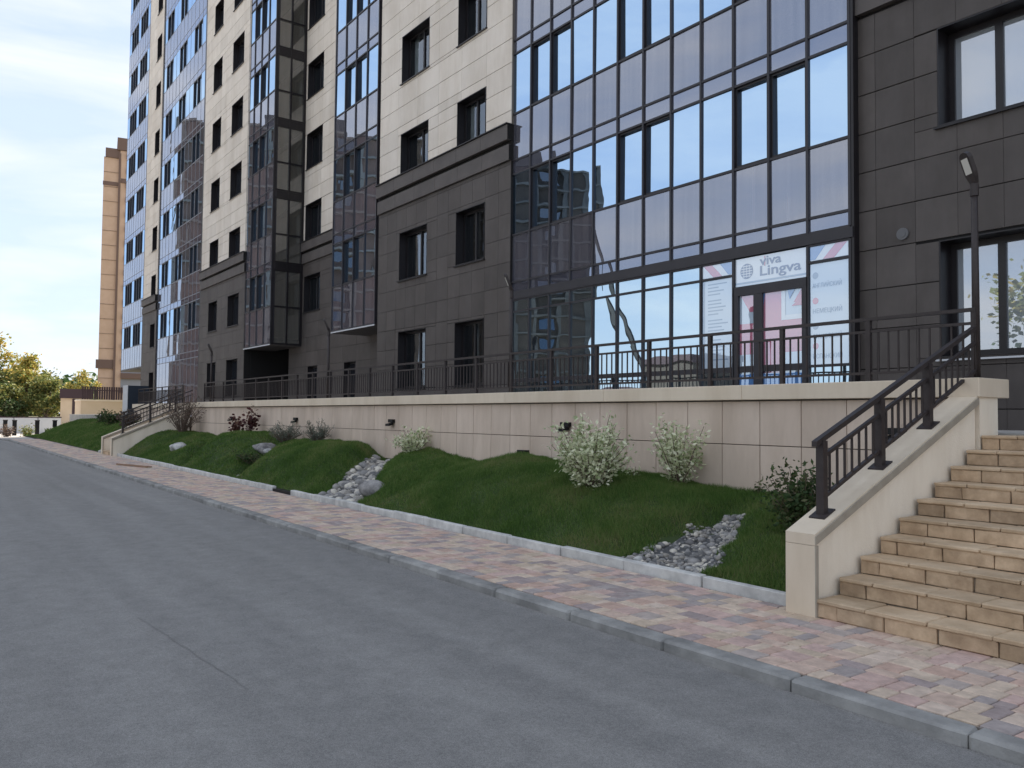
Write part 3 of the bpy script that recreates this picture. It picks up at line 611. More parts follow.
# ---- lamp posts standing on the wall cap
def lamp_post(x, y, zt, label, face=1):
    root = tag(empty('lamp_post', (x, y, CAPT)), label, 'lamp post', 'lamp posts along the terrace railing'); h = zt-CAPT
    MB().tube([(0, 0, 0), (0, 0, h*.52), (0, 0, h)], [.038, .034, .030], 10).build('pole', 'metal', root, smooth=True)
    MB().box(-.08, .08, -.07, .07, 0, .012).build('base_plate', 'metal', root)
    MB().tube([(0, 0, h-.17), (0, 0, h-.05)], .040, 10).build('collar', 'metal', root)
    # head: flat rounded paddle tilted up towards the road
    d = Vector((-.12, -.40, .91)).normalized(); s = Vector((.86, -.50, 0)).normalized(); nrm = s.cross(d)
    if nrm.y > 0: nrm = -nrm
    prof = [(-.02, .03), (.05, .06), (.10, .07), (.25, .07), (.29, .055), (.31, .02)]
    pts = [(l, w) for l, w in prof]+[(l, -w) for l, w in prof[::-1]]
    b = MB(); k = len(pts); o0 = Vector((0, 0, h-.03))
    for off in (.022, -.022): b.v += [tuple(o0+d*l+s*w+nrm*off) for l, w in pts]
    b.f = [tuple(range(k)), tuple(range(2*k-1, k-1, -1))]+[(j, (j+1) % k, k+(j+1) % k, k+j) for j in range(k)]
    hd = b.build('lamp_head', 'metal', root)
    q = MB(); q.poly([tuple(o0+d*l+s*w+nrm*.0245) for l, w in ((.09, .048), (.25, .048), (.25, -.048), (.09, -.048))]); q.build('diffuser', 'led', hd, fix=False)
    MB().tube([o0-d*.02, o0+d*.06], .034, 8).build('joint', 'metal', hd)
lamp_post(-3.93, 8.46, 4.02, 'dark lamp post at the head of the near staircase')
lamp_post(-11.80, 8.47, 3.88, 'dark lamp post in front of the left edge of the curtain wall')
lamp_post(-19.75, 8.47, 3.80, 'dark lamp post below the glazed bay with visible underside')
lamp_post(-30.0, 8.47, 3.84, 'farthest dark lamp post on the terrace wall')

# ---- wall floodlights
def flood(x, z, label):
    root = tag(empty('floodlight', (x, WY, z)), label, 'floodlight', 'black floodlights on the terrace wall')
    MB().box(-.10, .10, -.07, .0, .0, .07).build('housing', 'black', root)
    MB().prism([(-.14, -.075), (-.03, -.045), (-.03, -.005), (-.14, -.03)], -.085, .085).build('lamp_head', 'black', root)
    MB().box(-.02, .02, -.05, -.01, -.01, .02).build('bracket', 'black', root)
for x, l in ((-4.62, 'black floodlight on the beige wall behind the near stair railing'), (-9.97, 'black floodlight on the beige wall above the large variegated shrub'), (-15.77, 'black floodlight on the beige wall beside the small variegated shrub'),
             (-21.24, 'black floodlight on the beige wall above the grey-green tufts'), (-26.73, 'black floodlight on the beige wall beside the dark red shrubs')): flood(x, 1.47, l)
o = tag(empty('spotlight', (-10.65, 7.9, float(lawn_z(-10.65, 7.9))+.02)), 'small black spotlight standing in the grass left of the large variegated shrub', 'spotlight')
MB().box(-.10, .10, -.05, .05, .03, .09).build('lamp_head', 'black', o); MB().box(-.02, .02, -.02, .02, -.08, .04).build('spike', 'black', o)
def flood_dummy(): pass
# wooden batten lying on the pavement, thin stake by the wall
o = tag(empty('wooden_batten', (-25.2, 5.0, .125)), 'reddish wooden batten lying across the far pavement', 'batten')
MB().box(-.9, .9, -.03, .03, 0, .04).build('plank', 'wood', o); MB().box(-.7, .85, .10, .15, 0, .03).build('plank', 'wood', o); o.rotation_euler = (0, 0, .25)
tag(MB().tube([(-26.6, 8.15, .85), (-25.9, 8.18, 1.45)], .02, 6).build('stake', 'wood'), 'thin pale stake leaning on the wall below the red shrubs', 'stake')

# ================================================================== APARTMENT BUILDING
bld = tag(empty('apartment_building', (0, 0, 0)), 'tall apartment block with dark stone base, beige upper cladding and blue glazed bays', 'building')
S = 3.0
TOP = 37.0
tile_left = [300]; tile_stuff = {}
def add_tile(wallobj, x0, x1, z0, z1, yf, mat, gap=.006, proud=.028):
    w, h = x1-x0-gap, z1-z0-(.015 if mat == 'beige_tile' else .009)
    if w < .03 or h < .03: return
    cx, cz = (x0+x1)/2, (z0+z1)/2; y = yf+random.uniform(-.0012, .0012)
    if tile_left[0] > 0 and cx > -23.5:
        tile_left[0] -= 1
        key = ('t', round(w, 2), round(h, 2), mat)
        if key not in _cb:
            W, H = round(w, 2)/2, round(h, 2)/2; c = .004; b = MB()
            b.v = [(-W, proud, -H), (W, proud, -H), (W, proud, H), (-W, proud, H), (-W, c, -H), (W, c, -H), (W, c, H), (-W, c, H), (-W+c, 0, -H+c), (W-c, 0, -H+c), (W-c, 0, H-c), (-W+c, 0, H-c)]
            b.f = [(8, 9, 10, 11)]+[(4+j, 4+(j+1) % 4, 8+(j+1) % 4, 8+j) for j in range(4)]+[(j, (j+1) % 4, 4+(j+1) % 4, 4+j) for j in range(4)]
            _cb[key] = b.mesh('tile', mat, fix=False)
        o = link('tile', _cb[key], wallobj, (cx, y, cz)); o.rotation_euler = (random.uniform(-.002, .002), 0, random.uniform(-.003, .003))
    else:
        b = tile_stuff.setdefault((wallobj.name, mat), (wallobj, MB()))[1]
        n = len(b.v); W, H = w/2, h/2
        b.v += [(cx-W, y+proud, cz-H), (cx+W, y+proud, cz-H), (cx+W, y+proud, cz+H), (cx-W, y+proud, cz+H), (cx-W, y, cz-H), (cx+W, y, cz-H), (cx+W, y, cz+H), (cx-W, y, cz+H)]
        b.f += [(n+4, n+5, n+6, n+7)]+[(n+j, n+(j+1) % 4, n+4+(j+1) % 4, n+4+j) for j in range(4)]
def clad_wall(x0, x1, yf, z0, z1, holes, mat, gapmat, tw_, th_, zorg, xorg=None, ztop_tiles=None, thick=.45, skipbands=(), right_return=None):
    """backing with window openings + stone tiles in front of it"""
    b = MB()
    for r in subtract([(x0, x1, z0, z1)], holes): b.box(r[0], r[1], yf+.02, yf+thick, r[2], r[3])
    w = b.build('wall', gapmat, bld, fix=False)
    xo = x0 if xorg is None else xorg
    zt = ztop_tiles or z1
    nz0 = math.floor((z0-zorg)/th_)-1; iz = nz0
    while zorg+iz*th_ < zt:
        a, c = max(z0, zorg+iz*th_), min(zt, zorg+(iz+1)*th_); iz += 1
        if c-a < .02: continue
        off = 0
        ix = math.floor((x0-xo)/tw_)-1
        while xo+ix*tw_ < x1:
            p, q = max(x0, xo+ix*tw_+off), min(x1, xo+(ix+1)*tw_+off); ix += 1
            if q-p < .02: continue
            for r in subtract([(p, q, a, c)], [(h[0], h[1], h[2], h[3]) for h in holes]+[(-99, 99, s0, s1) for s0, s1 in skipbands]):
                add_tile(w, *r, yf, mat)
    return w
def cornice(x0, x1, yf, mat='cornice', ends=.0):
    for z0, z1, pr in ((8.40, 8.78, .12), (7.90, 8.30, .07)):
        n = max(1, round((x1-x0)/1.2)); w = (x1-x0+2*ends)/n
        cz = MB().box(x0-ends, x1+ends, yf-pr+.012, yf+.02, z0+.01, z1-.01).build('cornice', 'tile_gap_dark', bld)
        for i in range(n):
            link('cornice_stone', chamfer_mesh(w-.006, pr, z1-z0, 'cornice', .006), cz, (x0-ends+w*(i+.5), yf-pr/2, (z0+z1)/2))
    MB().box(x0-ends-.015, x1+ends+.015, yf-.16, yf+.02, 8.785, 8.81).build('flashing', 'sash', bld)
def window(x0, x1, z0, z1, yf, splits, depth=.24, gl='g_clear', near=True, sill=True, frame=.06, curtain=None):
    y = yf+depth; b = MB()
    # reveal lining
    t = .018
    b.box(x0, x0+t, yf-.004, y+.05, z0, z1).box(x1-t, x1, yf-.004, y+.05, z0, z1).box(x0+t, x1-t, yf-.004, y+.05, z1-t, z1).box(x0+t, x1-t, yf-.004, y+.05, z0, z0+t)
    fx = [x0+t]+[x0+(x1-x0)*s for s in splits]+[x1-t]
    b.box(x0+t, x1-t, y, y+.06, z1-t-frame, z1-t).box(x0+t, x1-t, y, y+.06, z0+t, z0+t+frame)
    for i, xx in enumerate(fx):
        a, c = (xx, xx+frame) if i == 0 else ((xx-frame, xx) if i == len(fx)-1 else (xx-frame*.6, xx+frame*.6))
        b.box(a, c, y, y+.06, z0+t+frame, z1-t-frame)
    w = b.build('window', 'sash', bld, fix=False)
    for i in range(len(fx)-1):
        a, c = fx[i]+frame*.5, fx[i+1]-frame*.5
        p = MB().quad((a-(a+c)/2, 0, z0+t+frame*.5-(z0+z1)/2), (c-(a+c)/2, 0, z0+t+frame*.5-(z0+z1)/2), (c-(a+c)/2, 0, z1-t-frame*.5-(z0+z1)/2), (a-(a+c)/2, 0, z1-t-frame*.5-(z0+z1)/2)).build('pane', gl, w, ((a+c)/2, y+.035, (z0+z1)/2), fix=False)
        p.rotation_euler = (random.uniform(-.004, .004), 0, random.uniform(-.006, .006))
    if sill: MB().prism([(yf-.05, z0-.045), (y, z0-.012), (y, z0-.003), (yf-.05, z0-.018)], x0-.04, x1+.04).build('sill', 'sash', w)
    if near and gl == 'g_clear':
        r = MB(); yb = y+.9
        r.quad((x0-.2, yb, z0-.2), (x1+.2, yb, z0-.2), (x1+.2, yb, z1+.2), (x0-.2, yb, z1+.2))
        r.quad((x0-.2, y+.07, z0-.2), (x0-.2, yb, z0-.2), (x0-.2, yb, z1+.2), (x0-.2, y+.07, z1+.2)).quad((x1+.2, y+.07, z0-.2), (x1+.2, yb, z0-.2), (x1+.2, yb, z1+.2), (x1+.2, y+.07, z1+.2))
        r.quad((x0-.2, y+.07, z1+.2), (x1+.2, y+.07, z1+.2), (x1+.2, yb, z1+.2), (x0-.2, yb, z1+.2)).quad((x0-.2, y+.07, z0-.2), (x1+.2, y+.07, z0-.2), (x1+.2, yb, z0-.2), (x0-.2, yb, z0-.2))
        r.build('room', 'room', w, fix=False)
        for a, c in (curtain or [(.72, .98)]):
            n = 14; cu = MB()
            for i in range(n):
                xa = x0+(x1-x0)*(a+(c-a)*i/n); xb = x0+(x1-x0)*(a+(c-a)*(i+1)/n); ya, yb_ = y+.16+.03*(i % 2), y+.16+.03*((i+1) % 2)
                cu.quad((xa, ya, z0), (xb, yb_, z0), (xb, yb_, z1), (xa, ya, z1))
            cu.build('curtain', 'curtain', w, fix=False)
    return w
YW, YG, YA, YE = 11.66, 11.74, 11.85, 13.0

# --- A: dark wall at right
wa = []
for z0, z1 in ((2.52, 4.20), (5.86, 7.30)):
    wa += [(-6.0, -3.55, z0, z1), (-1.6, .8, z0, z1)]
clad_wall(-7.26, 6.0, YA, FZ-.05, 7.93, wa, 'dark_tile', 'tile_gap_dark', .612, .612, 1.17, xorg=-6.955, thick=.5)
MB().box(-7.26, 6.0, YA-.08, YA+.4, 7.95, 9.1).build('cornice', 'cornice', bld)
for i, h in enumerate(wa): window(*h, YA, (.29, .66), .30, 'g_pale', frame=.085)
MB().box(-6.04, -3.5, YA-.06, YA+.1, 2.465, 2.49).build('sill', 'win_white', bld)
v = MB(); v.tube([(-6.53, YA-.03, 4.39), (-6.53, YA+.01, 4.39)], .09, 20).tube([(-6.53, YA-.036, 4.39), (-6.53, YA-.03, 4.39)], .055, 20); v.build('vent_cover', 'vent', bld)

# --- glazed walls
def glazing(name, xs, yf, rows, sash, depth_back=.3, mull=.046, thin=False, back=True):
    z0, z1 = rows[0][0], rows[-1][1]
    fr = MB()
    if back: fr.box(xs[0], xs[-1], yf+.14, yf+depth_back, z0, z1)
    part = fr.build(name, 'slab', bld)
    mm_ = 'mullion_pale' if thin else 'mullion'; me = MB().box(-mull/2, mull/2, -.006 if thin else -.035, .13, z0, z1).mesh('mullion', mm_)
    for x in xs: link('mullion', me, part, (x, yf, 0))
    zs = sorted({r[0] for r in rows}|{r[1] for r in rows})
    for z in zs:
        MB().box(xs[0], xs[-1], yf-(.004 if thin else .028), yf+.12, z-.021, z+.021).build('transom', mm_, part)
    cache = {}
    for r in rows:
        za, zb, kind = r
        for i in range(len(xs)-1):
            a, c = xs[i]+mull/2, xs[i+1]-mull/2; lo, hi = za+.021, zb-.021
            y = yf
            if kind == 'window' and i in sash:
                y = yf+.075; f_ = .04; lo2, hi2 = lo+f_, hi-f_
                MB().box(a, a+f_, yf+.01, yf+.12, lo, hi).box(c-f_, c, yf+.01, yf+.12, lo, hi).box(a+f_, c-f_, yf+.01, yf+.12, hi-f_, hi).box(a+f_, c-f_, yf+.01, yf+.12, lo, lo2).build('sash', 'sash', part, fix=False)
                a, c, lo, hi = a+f_, c-f_, lo2, hi2
            gm = {'window': 'g_window', 'spandrel': 'g_spandrel', 'strip': 'g_strip', 'ground': 'g_ground'}[kind]
            key = (round(c-a, 3), round(hi-lo, 3), gm)
            if key not in cache:
                w, h = (c-a)/2, (hi-lo)/2; cache[key] = MB().quad((-w, 0, -h), (w, 0, -h), (w, 0, h), (-w, 0, h)).mesh('pane', gm, fix=False)
            p = link('pane', cache[key], part, ((a+c)/2, y, (lo+hi)/2)); p.rotation_euler = (random.uniform(-.005, .005), 0, random.uniform(-.006, .006))
    return part
def floor_rows(n0, n1, first=None):
    rows = []
    for n in range(n0, n1+1):
        b = 4.89+S*(n-1)
        rows += [(b, b+1.16, 'spandrel'), (b+1.16, b+2.66, 'window'), (b+2.66, b+3.0, 'strip')]
    return rows
PITCHX = (16.37-7.31)/12
bx = [-16.37+PITCHX*i for i in range(13)]
curt = glazing('curtain_wall', bx, YG, [(4.64, 4.89, 'strip')]+floor_rows(1, 3), {1, 2, 5, 6, 9, 10})
MB().box(bx[0], bx[-1]+.06, YG-.05, YG+.3, 4.455, 4.62).build('beam', 'mullion', bld)
MB().box(bx[-1]+.03, bx[-1]+.075, YG-.03, YG+.3, FZ, 13.9).build('edge_trim', 'sash', bld)
shop = glazing('shopfront', bx[:10], YG, [(FZ, 2.48, 'ground'), (2.48, 4.16, 'ground'), (4.16, 4.44, 'ground')], set())
MB().box(bx[0], bx[9], YG-.032, YG+.12, 2.44, 2.53).build('rail', 'mullion', shop)
shop2 = glazing('shopfront', [bx[11], bx[12]], YG, [(FZ, 2.48, 'ground'), (2.48, 4.16, 'ground'), (4.16, 4.44, 'ground')], set())
# door bay
dz = 3.94
MB().box(bx[9], bx[11], YG+.16, YG+.3, FZ, 4.44).build('door_backing', 'slab', bld)
door = MB().box(bx[9], bx[9]+.11, YG-.035, YG+.13, FZ, dz).box(bx[11]-.11, bx[11], YG-.035, YG+.13, FZ, dz).box(bx[9]+.11, bx[11]-.11, YG-.035, YG+.13, dz-.16, dz).box(-9.14, -8.96, YG-.03, YG+.12, FZ, dz-.16).build('door', 'mullion', bld)
MB().box(bx[9]+.11, -9.14, YG-.01, YG+.1, 2.43, 2.54).build('rail', 'mullion', door); MB().box(-8.96, bx[11]-.11, YG-.01, YG+.1, 2.43, 2.54).build('rail', 'mullion', door)
hnd = MB().tube([(-8.9, YG-.03, 2.42), (-8.9, YG-.085, 2.42), (-8.9, YG-.085, 2.95), (-8.9, YG-.03, 2.95)], .014, 8); hnd.build('handle', 'black', door)
def flat(name, pts, mat, parent, y):
    if sum(a[0]*b[1]-b[0]*a[1] for a, b in zip(pts, list(pts[1:])+[pts[0]])) < 0: pts = list(pts)[::-1]
    return MB().poly([(x, y, z) for x, z in pts]).build(name, mat, parent, fix=False)
def rect(x0, x1, z0, z1): return [(x0, z0), (x1, z0), (x1, z1), (x0, z1)]
def clip_poly(pts, x0, x1, z0, z1):
    def cl(ps, ins, inter):
        o_ = []
        for i in range(len(ps)):
            a, b = ps[i-1], ps[i]
            if ins(b):
                if not ins(a): o_.append(inter(a, b))
                o_.append(b)
            elif ins(a): o_.append(inter(a, b))
        return o_
    def ix(c): return lambda a, b: (c, a[1]+(b[1]-a[1])*(c-a[0])/(b[0]-a[0]))
    def iz(c): return lambda a, b: (a[0]+(b[0]-a[0])*(c-a[1])/(b[1]-a[1]), c)
    for ins, inter in ((lambda p: p[0] >= x0, ix(x0)), (lambda p: p[0] <= x1, ix(x1)), (lambda p: p[1] >= z0, iz(z0)), (lambda p: p[1] <= z1, iz(z1))):
        if pts: pts = cl(pts, ins, inter)
    return pts
YD = YG+.02
# door leaves with the flag print, its red drawn as pink
for (a, c) in ((bx[9]+.11, -9.14), (-8.96, bx[11]-.11)):
    pane = flat('pane', rect(a, c, FZ, dz-.16), 'p_white', door, YD)
    cx = -8.80
    shapes = [('p_pink', rect(-8.96, -8.60, FZ, dz)), ('p_pink', rect(-10, -8, 2.74, 3.28)),
              ('p_pink', [(-9.75, 4.25), (-9.5, 4.25), (-9.0, 3.48), (-9.25, 3.48)]), ('p_blue', [(-9.28, 4.0), (-8.9, 4.0), (-8.96, 3.55)]),
              ('p_bright', rect(-8.60, -8.52, 3.28, dz)), ('p_bright', rect(-8.60, -8, 3.28, 3.36)), ('p_pink', [(-8.36, 3.56), (-8.20, 3.56), (-7.9, 4.0), (-8.06, 4.0)]), ('p_pink', [(-8.40, 3.50), (-8.0, 3.50), (-8.0, 3.80)]), ('p_blue', [(-8.5, 3.9), (-8.44, 3.62), (-8.3, 3.82)])]
    for i, (m_, ps) in enumerate(shapes):
        q = clip_poly(ps, a, c, FZ, dz-.165)
        if len(q) > 2: flat('print', q, m_, pane, YD-.0008*(i+2))
    flat('print', rect(a, c, FZ, 2.40), 'p_blue', pane, YD-.012)
# sign above the door
sgn = flat('sign', rect(bx[9]+.03, bx[11]-.03, dz+.005, 4.435), 'p_bright', bld, YD-.02)
flat('print', rect(bx[9]+.03, bx[11]-.03, dz+.04, dz+.075), 'p_line', sgn, YD-.0225); flat('print', rect(bx[9]+.03, bx[11]-.03, dz+.005, dz+.03), 'p_white', sgn, YD-.0225)
def text(s, x, z, size, mat, parent, y, width=None, bold=0.0):
    cu = bpy.data.curves.new('t', 'FONT'); cu.body = s; cu.size = size; cu.offset = bold; cu.resolution_u = 3; ob = bpy.data.objects.new('t', cu); col.objects.link(ob)
    bpy.context.view_layer.update(); me = bpy.data.meshes.new_from_object(ob.evaluated_get(bpy.context.evaluated_depsgraph_get()))
    bpy.data.objects.remove(ob); me.materials.clear(); me.materials.append(MT[mat])
    n = len(me.vertices); co = np.zeros(n*3); me.vertices.foreach_get('co', co); co = co.reshape(-1, 3)
    k = (width/(co[:, 0].max()-co[:, 0].min())) if width else 1.0
    co2 = np.stack([co[:, 0]*k, np.zeros(n), co[:, 1]], -1); me.vertices.foreach_set('co', co2.ravel().astype(np.float32)); me.update()
    bm = bmesh.new(); bm.from_mesh(me); bmesh.ops.remove_doubles(bm, verts=bm.verts, dist=1e-5); bmesh.ops.delete(bm, geom=[f for f in bm.faces if f.calc_area() < 1e-8], context='FACES'); bm.normal_update()
    seen = set(); kk = 0
    for v0 in bm.verts:                       # glyph pieces that overlap must not share a plane
        if v0 in seen: continue
        st_ = [v0]; seen.add(v0); kk += 1
        while st_:
            q = st_.pop(); q.co.y = -.00025*(kk % 7)
            for e in q.link_edges:
                w_ = e.other_vert(q)
                if w_ not in seen: seen.add(w_); st_.append(w_)
    bm.normal_update(); bmesh.ops.reverse_faces(bm, faces=[f for f in bm.faces if f.normal.y > 0]); bm.to_mesh(me); bm.free()
    return link('lettering', me, parent, (x, y, z))
gl_ = [(-9.30+.135*math.cos(a), 4.20+.135*math.sin(a)) for a in np.linspace(0, 2*math.pi, 28, endpoint=False)]
flat('globe_emblem', gl_, 'p_text', sgn, YD-.0235)
for dzv in (-.09, -.045, 0, .045, .09):
    w_ = math.sqrt(.135**2-dzv**2); flat('print', rect(-9.30-w_*.9, -9.30+w_*.9, 4.20+dzv-.006, 4.20+dzv+.006), 'p_bright', sgn, YD-.0242)
for xx in (-.06, .0, .06): flat('print', rect(-9.30+xx-.005, -9.30+xx+.005, 4.09, 4.31), 'p_bright', sgn, YD-.0246)
text('viva', -9.02, 4.265, .22, 'p_text', sgn, YD-.0235, .44, .004); text('Lingva', -9.04, 4.085, .24, 'p_text', sgn, YD-.0235, .82, .004)
flat('print', rect(-9.005+.075, -9.005+.095, 4.245, 4.41), 'p_pink', sgn, YD-.0243)
# posters on the panes either side
def side_poster(x0, x1, flip):
    p = flat('poster', rect(x0, x1, 2.5, 4.13), 'p_white', bld, YG-.006)
    q = flat('poster', rect(x0, x1, 4.19, 4.415), 'p_bright', bld, YG-.006)
    f = (lambda x: x0+x1-x) if flip else (lambda x: x)
    def put(m_, ps, yy):
        r = clip_poly([(f(x), z) for x, z in ps], x0, x1, 4.19, 4.415)
        if len(r) > 2: flat('print', r, m_, q, yy)
    w = x1-x0
    put('p_blue', [(x0, 4.2), (x0+.14*w, 4.2), (x0+.42*w, 4.42), (x0, 4.42)], YG-.0075)
    put('p_pink', [(x0+.32*w, 4.18), (x0+.62*w, 4.18), (x0+.98*w, 4.42), (x0+.68*w, 4.42)], YG-.0079)
    return p
pl = side_poster(bx[8]+.035, bx[9]-.035, True); pr = side_poster(bx[11]+.035, bx[12]-.035, False)
flat('print', rect(bx[8]+.035, bx[8]+.09, 2.5, 4.13), 'p_line', pl, YG-.0075)
zz = 4.06
for i in range(20):
    if i % 5 == 4: zz -= .05
    flat('print', rect(bx[8]+.16, bx[8]+.16+random.uniform(.22, .48), zz-.012, zz+.012), 'p_line', pl, YG-.0075); zz -= .062
for i, (wd, z_) in enumerate((('АHГЛИЙСКИЙ', 3.74), ('HЕМЕЦКИЙ', 3.33), ('ФРАHЦУЗСКИЙ', 2.92), ('ИСПАHСКИЙ', 2.6))):
    text(wd, bx[11]+.075, z_, .105, 'p_line', pr, YG-.0090, .52)
    flat('flag_roundel', [(bx[11]+.13+.055*math.cos(a), z_+.20+.055*math.sin(a)) for a in np.linspace(0, 6.28, 18, endpoint=False)], 'p_line' if i % 2 == 0 else 'p_pink', pr, YG-.0075)

# --- C: wall with beige upper floors
def wins(cols, n0, n1, zs=(5.65, 7.10), ground=(2.42, 4.12), g0=True):
    h = []
    for a, c in cols:
        if g0: h.append((a, c, *ground))
        for n in range(n0, n1+1): h.append((a, c, zs[0]+S*(n-1), zs[1]+S*(n-1)))
    return h
def block(x0, x1, yf, cols, nmax, near, zs=(5.65, 7.10), ground=(2.42, 4.12), g0=True, tiles_top=None, cz=(7.9, 8.8)):
    H = wins(cols, 1, nmax, zs, ground, g0)
    Hd = [h for h in H if h[2] < 8.0]; Hb = [h for h in H if h[2] >= 8.0]
    clad_wall(x0, x1, yf, FZ-.05, 8.80, Hd, 'dark_tile', 'tile_gap_dark', .6, .6, 1.2, skipbands=((7.9, 8.8),))
    # open the upper wall down to the cornice for windows that touch it
    clad_wall(x0, x1, yf, 8.805, TOP, Hb, 'beige_tile', 'tile_gap_beige', 1.2, .6, 8.55, ztop_tiles=tiles_top)
    for i, h in enumerate(H):
        w = h[1]-h[0]; sp = (.55,) if w > 1.5 else (.45,)
        cu = [[(.60, .72), (.9, 1.0)], [(.3, .42), (.82, .98)], [(.62, .98)], [(.05, .2), (.75, .97)]][i % 4]
        window(*h, yf, sp, .24, 'g_clear' if near else 'g_dark', near, sill=True, curtain=cu)
    cornice(x0, x1, yf)
block(-23.44, -16.33, YW, [(-22.06, -20.40), (-18.85, -17.46)], 4, True, tiles_top=19.8)
MB().box(-23.66, -23.40, YW+.06, YE, 4.5, TOP).build('edge_trim', 'sash', bld)
# --- E: recessed wall behind the bays
HE = [(-32.95, -31.28, 5.86+S*(n-1), 7.36+S*(n-1)) for n in range(1, 7)]
HEg = [(-32.4, -31.4, FZ, 3.6), (-28.85, -27.85, FZ, 3.6)]
clad_wall(-34.55, -23.4, YE, FZ-.05, 8.80, [HE[0]]+HEg, 'dark_tile', 'tile_gap_dark', 1.2, .6, 1.2, xorg=-36.2, skipbands=((7.9, 8.8),), thick=.4)
clad_wall(-34.55, -23.4, YE, 8.805, TOP, HE[1:], 'beige_tile', 'tile_gap_beige', 1.2, .6, 8.55, xorg=-36.2, ztop_tiles=22.2, thick=.4)
for i, h in enumerate(HE): window(*h, YE, (.5,), .22, 'g_clear', True, curtain=[[(.55, .7), (.85, 1)], [(.5, .95)]][i % 2])
for h in HEg: window(*h, YE, (), .18, 'g_dark', False, sill=False)
cornice(-33.10, -27.0, YE)
# niche under the left bay
MB().box(-36.4, -34.55, 14.4, 14.6, FZ, 8.0).box(-36.42, -36.38, YW+.3, 14.4, FZ, 8.0).build('niche_wall', 'tile_gap_dark', bld)
window(-35.9, -34.75, 1.6, 3.75, 14.15, (.45,), .1, 'g_dark', False, sill=False)
# --- D and F: bays
def bay(name, xs, sash, side, nmax, zb=4.52):
    rows = [(zb, 6.05, 'spandrel')]+floor_rows(1, nmax)[1:]
    part = glazing(name, xs, YG-.05, rows, sash, back=False)
    x0, x1, y0 = xs[0], xs[-1], YG-.05
    MB().box(x0+.0, x1, y0-.02, YE, zb-.07, zb-.03).build('soffit', 'cornice', part); MB().box(x0, x1+.01, y0-.045, y0-.02, zb-.07, zb-.028).build('drip_edge', 'win_white', part)
    MB().box(x0, x0+.05, y0+.14, YE, zb, TOP).box(x0+.06, x1-.05, y0+.14, y0+.2, zb, TOP if not side else zb+.01).build('lining', 'slab', part)
    MB().box(x0, x1, y0-.03, YE, rows[-1][1]+.03, TOP).build('upper_storeys', 'g_window', part)
    if side:
        for z in sorted({r[0] for r in rows}|{r[1] for r in rows}): MB().box(x1-.10, x1+.03, y0+.03, YE, z-.035, z+.035).build('transom', 'sash', part)
        for r in rows:
            if r[2] == 'strip': MB().box(x1-.08, x1+.02, y0+.05, YE-.05, r[0], r[1]).build('infill', 'sash', part)
        ym = (y0+YE)/2
        for y in (y0+.02, ym, YE-.07): MB().box(x1-.09, x1+.035, y-.035 if y > y0+.1 else y, y+.035+(.05 if y > y0+.1 and y != ym else 0), zb, rows[-1][1]).build('mullion', 'sash', part)
        for r in rows:
            if r[2] == 'strip': continue
            for a, c in ((y0+.06, ym-.035), (ym+.035, YE-.11)):
                MB().quad((x1, a, r[0]+.03), (x1, c, r[0]+.03), (x1, c, r[1]-.03), (x1, a, r[1]-.03)).build('pane', 'g_side', part, fix=False)
        for n in range(0, nmax+1): MB().box(x0+.06, x1-.1, y0+.2, YE-.02, 4.55+S*n, 4.75+S*n).build('floor_slab', 'conc_dark', part)
        MB().box(x0+.06, x1-.12, YE-.06, YE-.02, zb, rows[-1][1]).build('inner_wall', 'panel', part)
    return part
bay('glazed_bay', [-27.0, -26.17, -25.33, -24.48, -23.66], {1, 2}, False, 5)
bay('glazed_bay', [-36.5, -35.8, -34.92, -34.02, -33.15], {1, 2}, True, 6)
# --- G
block(-43.45, -36.42, YW, [(-42.05, -40.62), (-38.93, -37.30)], 7, False, tiles_top=27)
MB().box(-43.75, -43.45, YW+.02, YW+.3, FZ, TOP).build('edge_trim', 'sash', bld)
# --- H
hx = [-53.0+.7708*i for i in range(13)]
glazing('curtain_wall', hx, YG-.02, [(FZ, 4.55, 'spandrel'), (4.55, 4.89, 'strip')]+floor_rows(1, 8), {1, 2, 5, 6, 9, 10}, mull=.04, thin=True)
MB().box(hx[0], hx[-1], YG, YG+.4, 28.9, TOP).build('upper_storeys', 'g_window', bld)
# --- I
block(-56.75, -53.03, YW, [(-54.62, -53.55+.12)], 9, False, tiles_top=33)
MB().box(-57.0, -56.75, YW+.02, YW+.3, FZ, TOP).build('edge_trim', 'sash', bld)
# --- J: overhanging end bay
jx = [-63.5+.7222*i for i in range(10)]
jb = glazing('glazed_bay', jx, YG-.03, [(4.62, 6.05, 'spandrel')]+floor_rows(1, 10)[1:], {1, 2, 3, 5, 6, 7}, mull=.04, thin=True)
MB().box(jx[0], jx[-1], YG-.06, YG+1.6, 4.52, 4.58).build('soffit', 'cornice', jb); MB().box(jx[0], jx[-1], YG, YG+.4, 34.9, TOP).build('upper_storeys', 'g_window', bld)
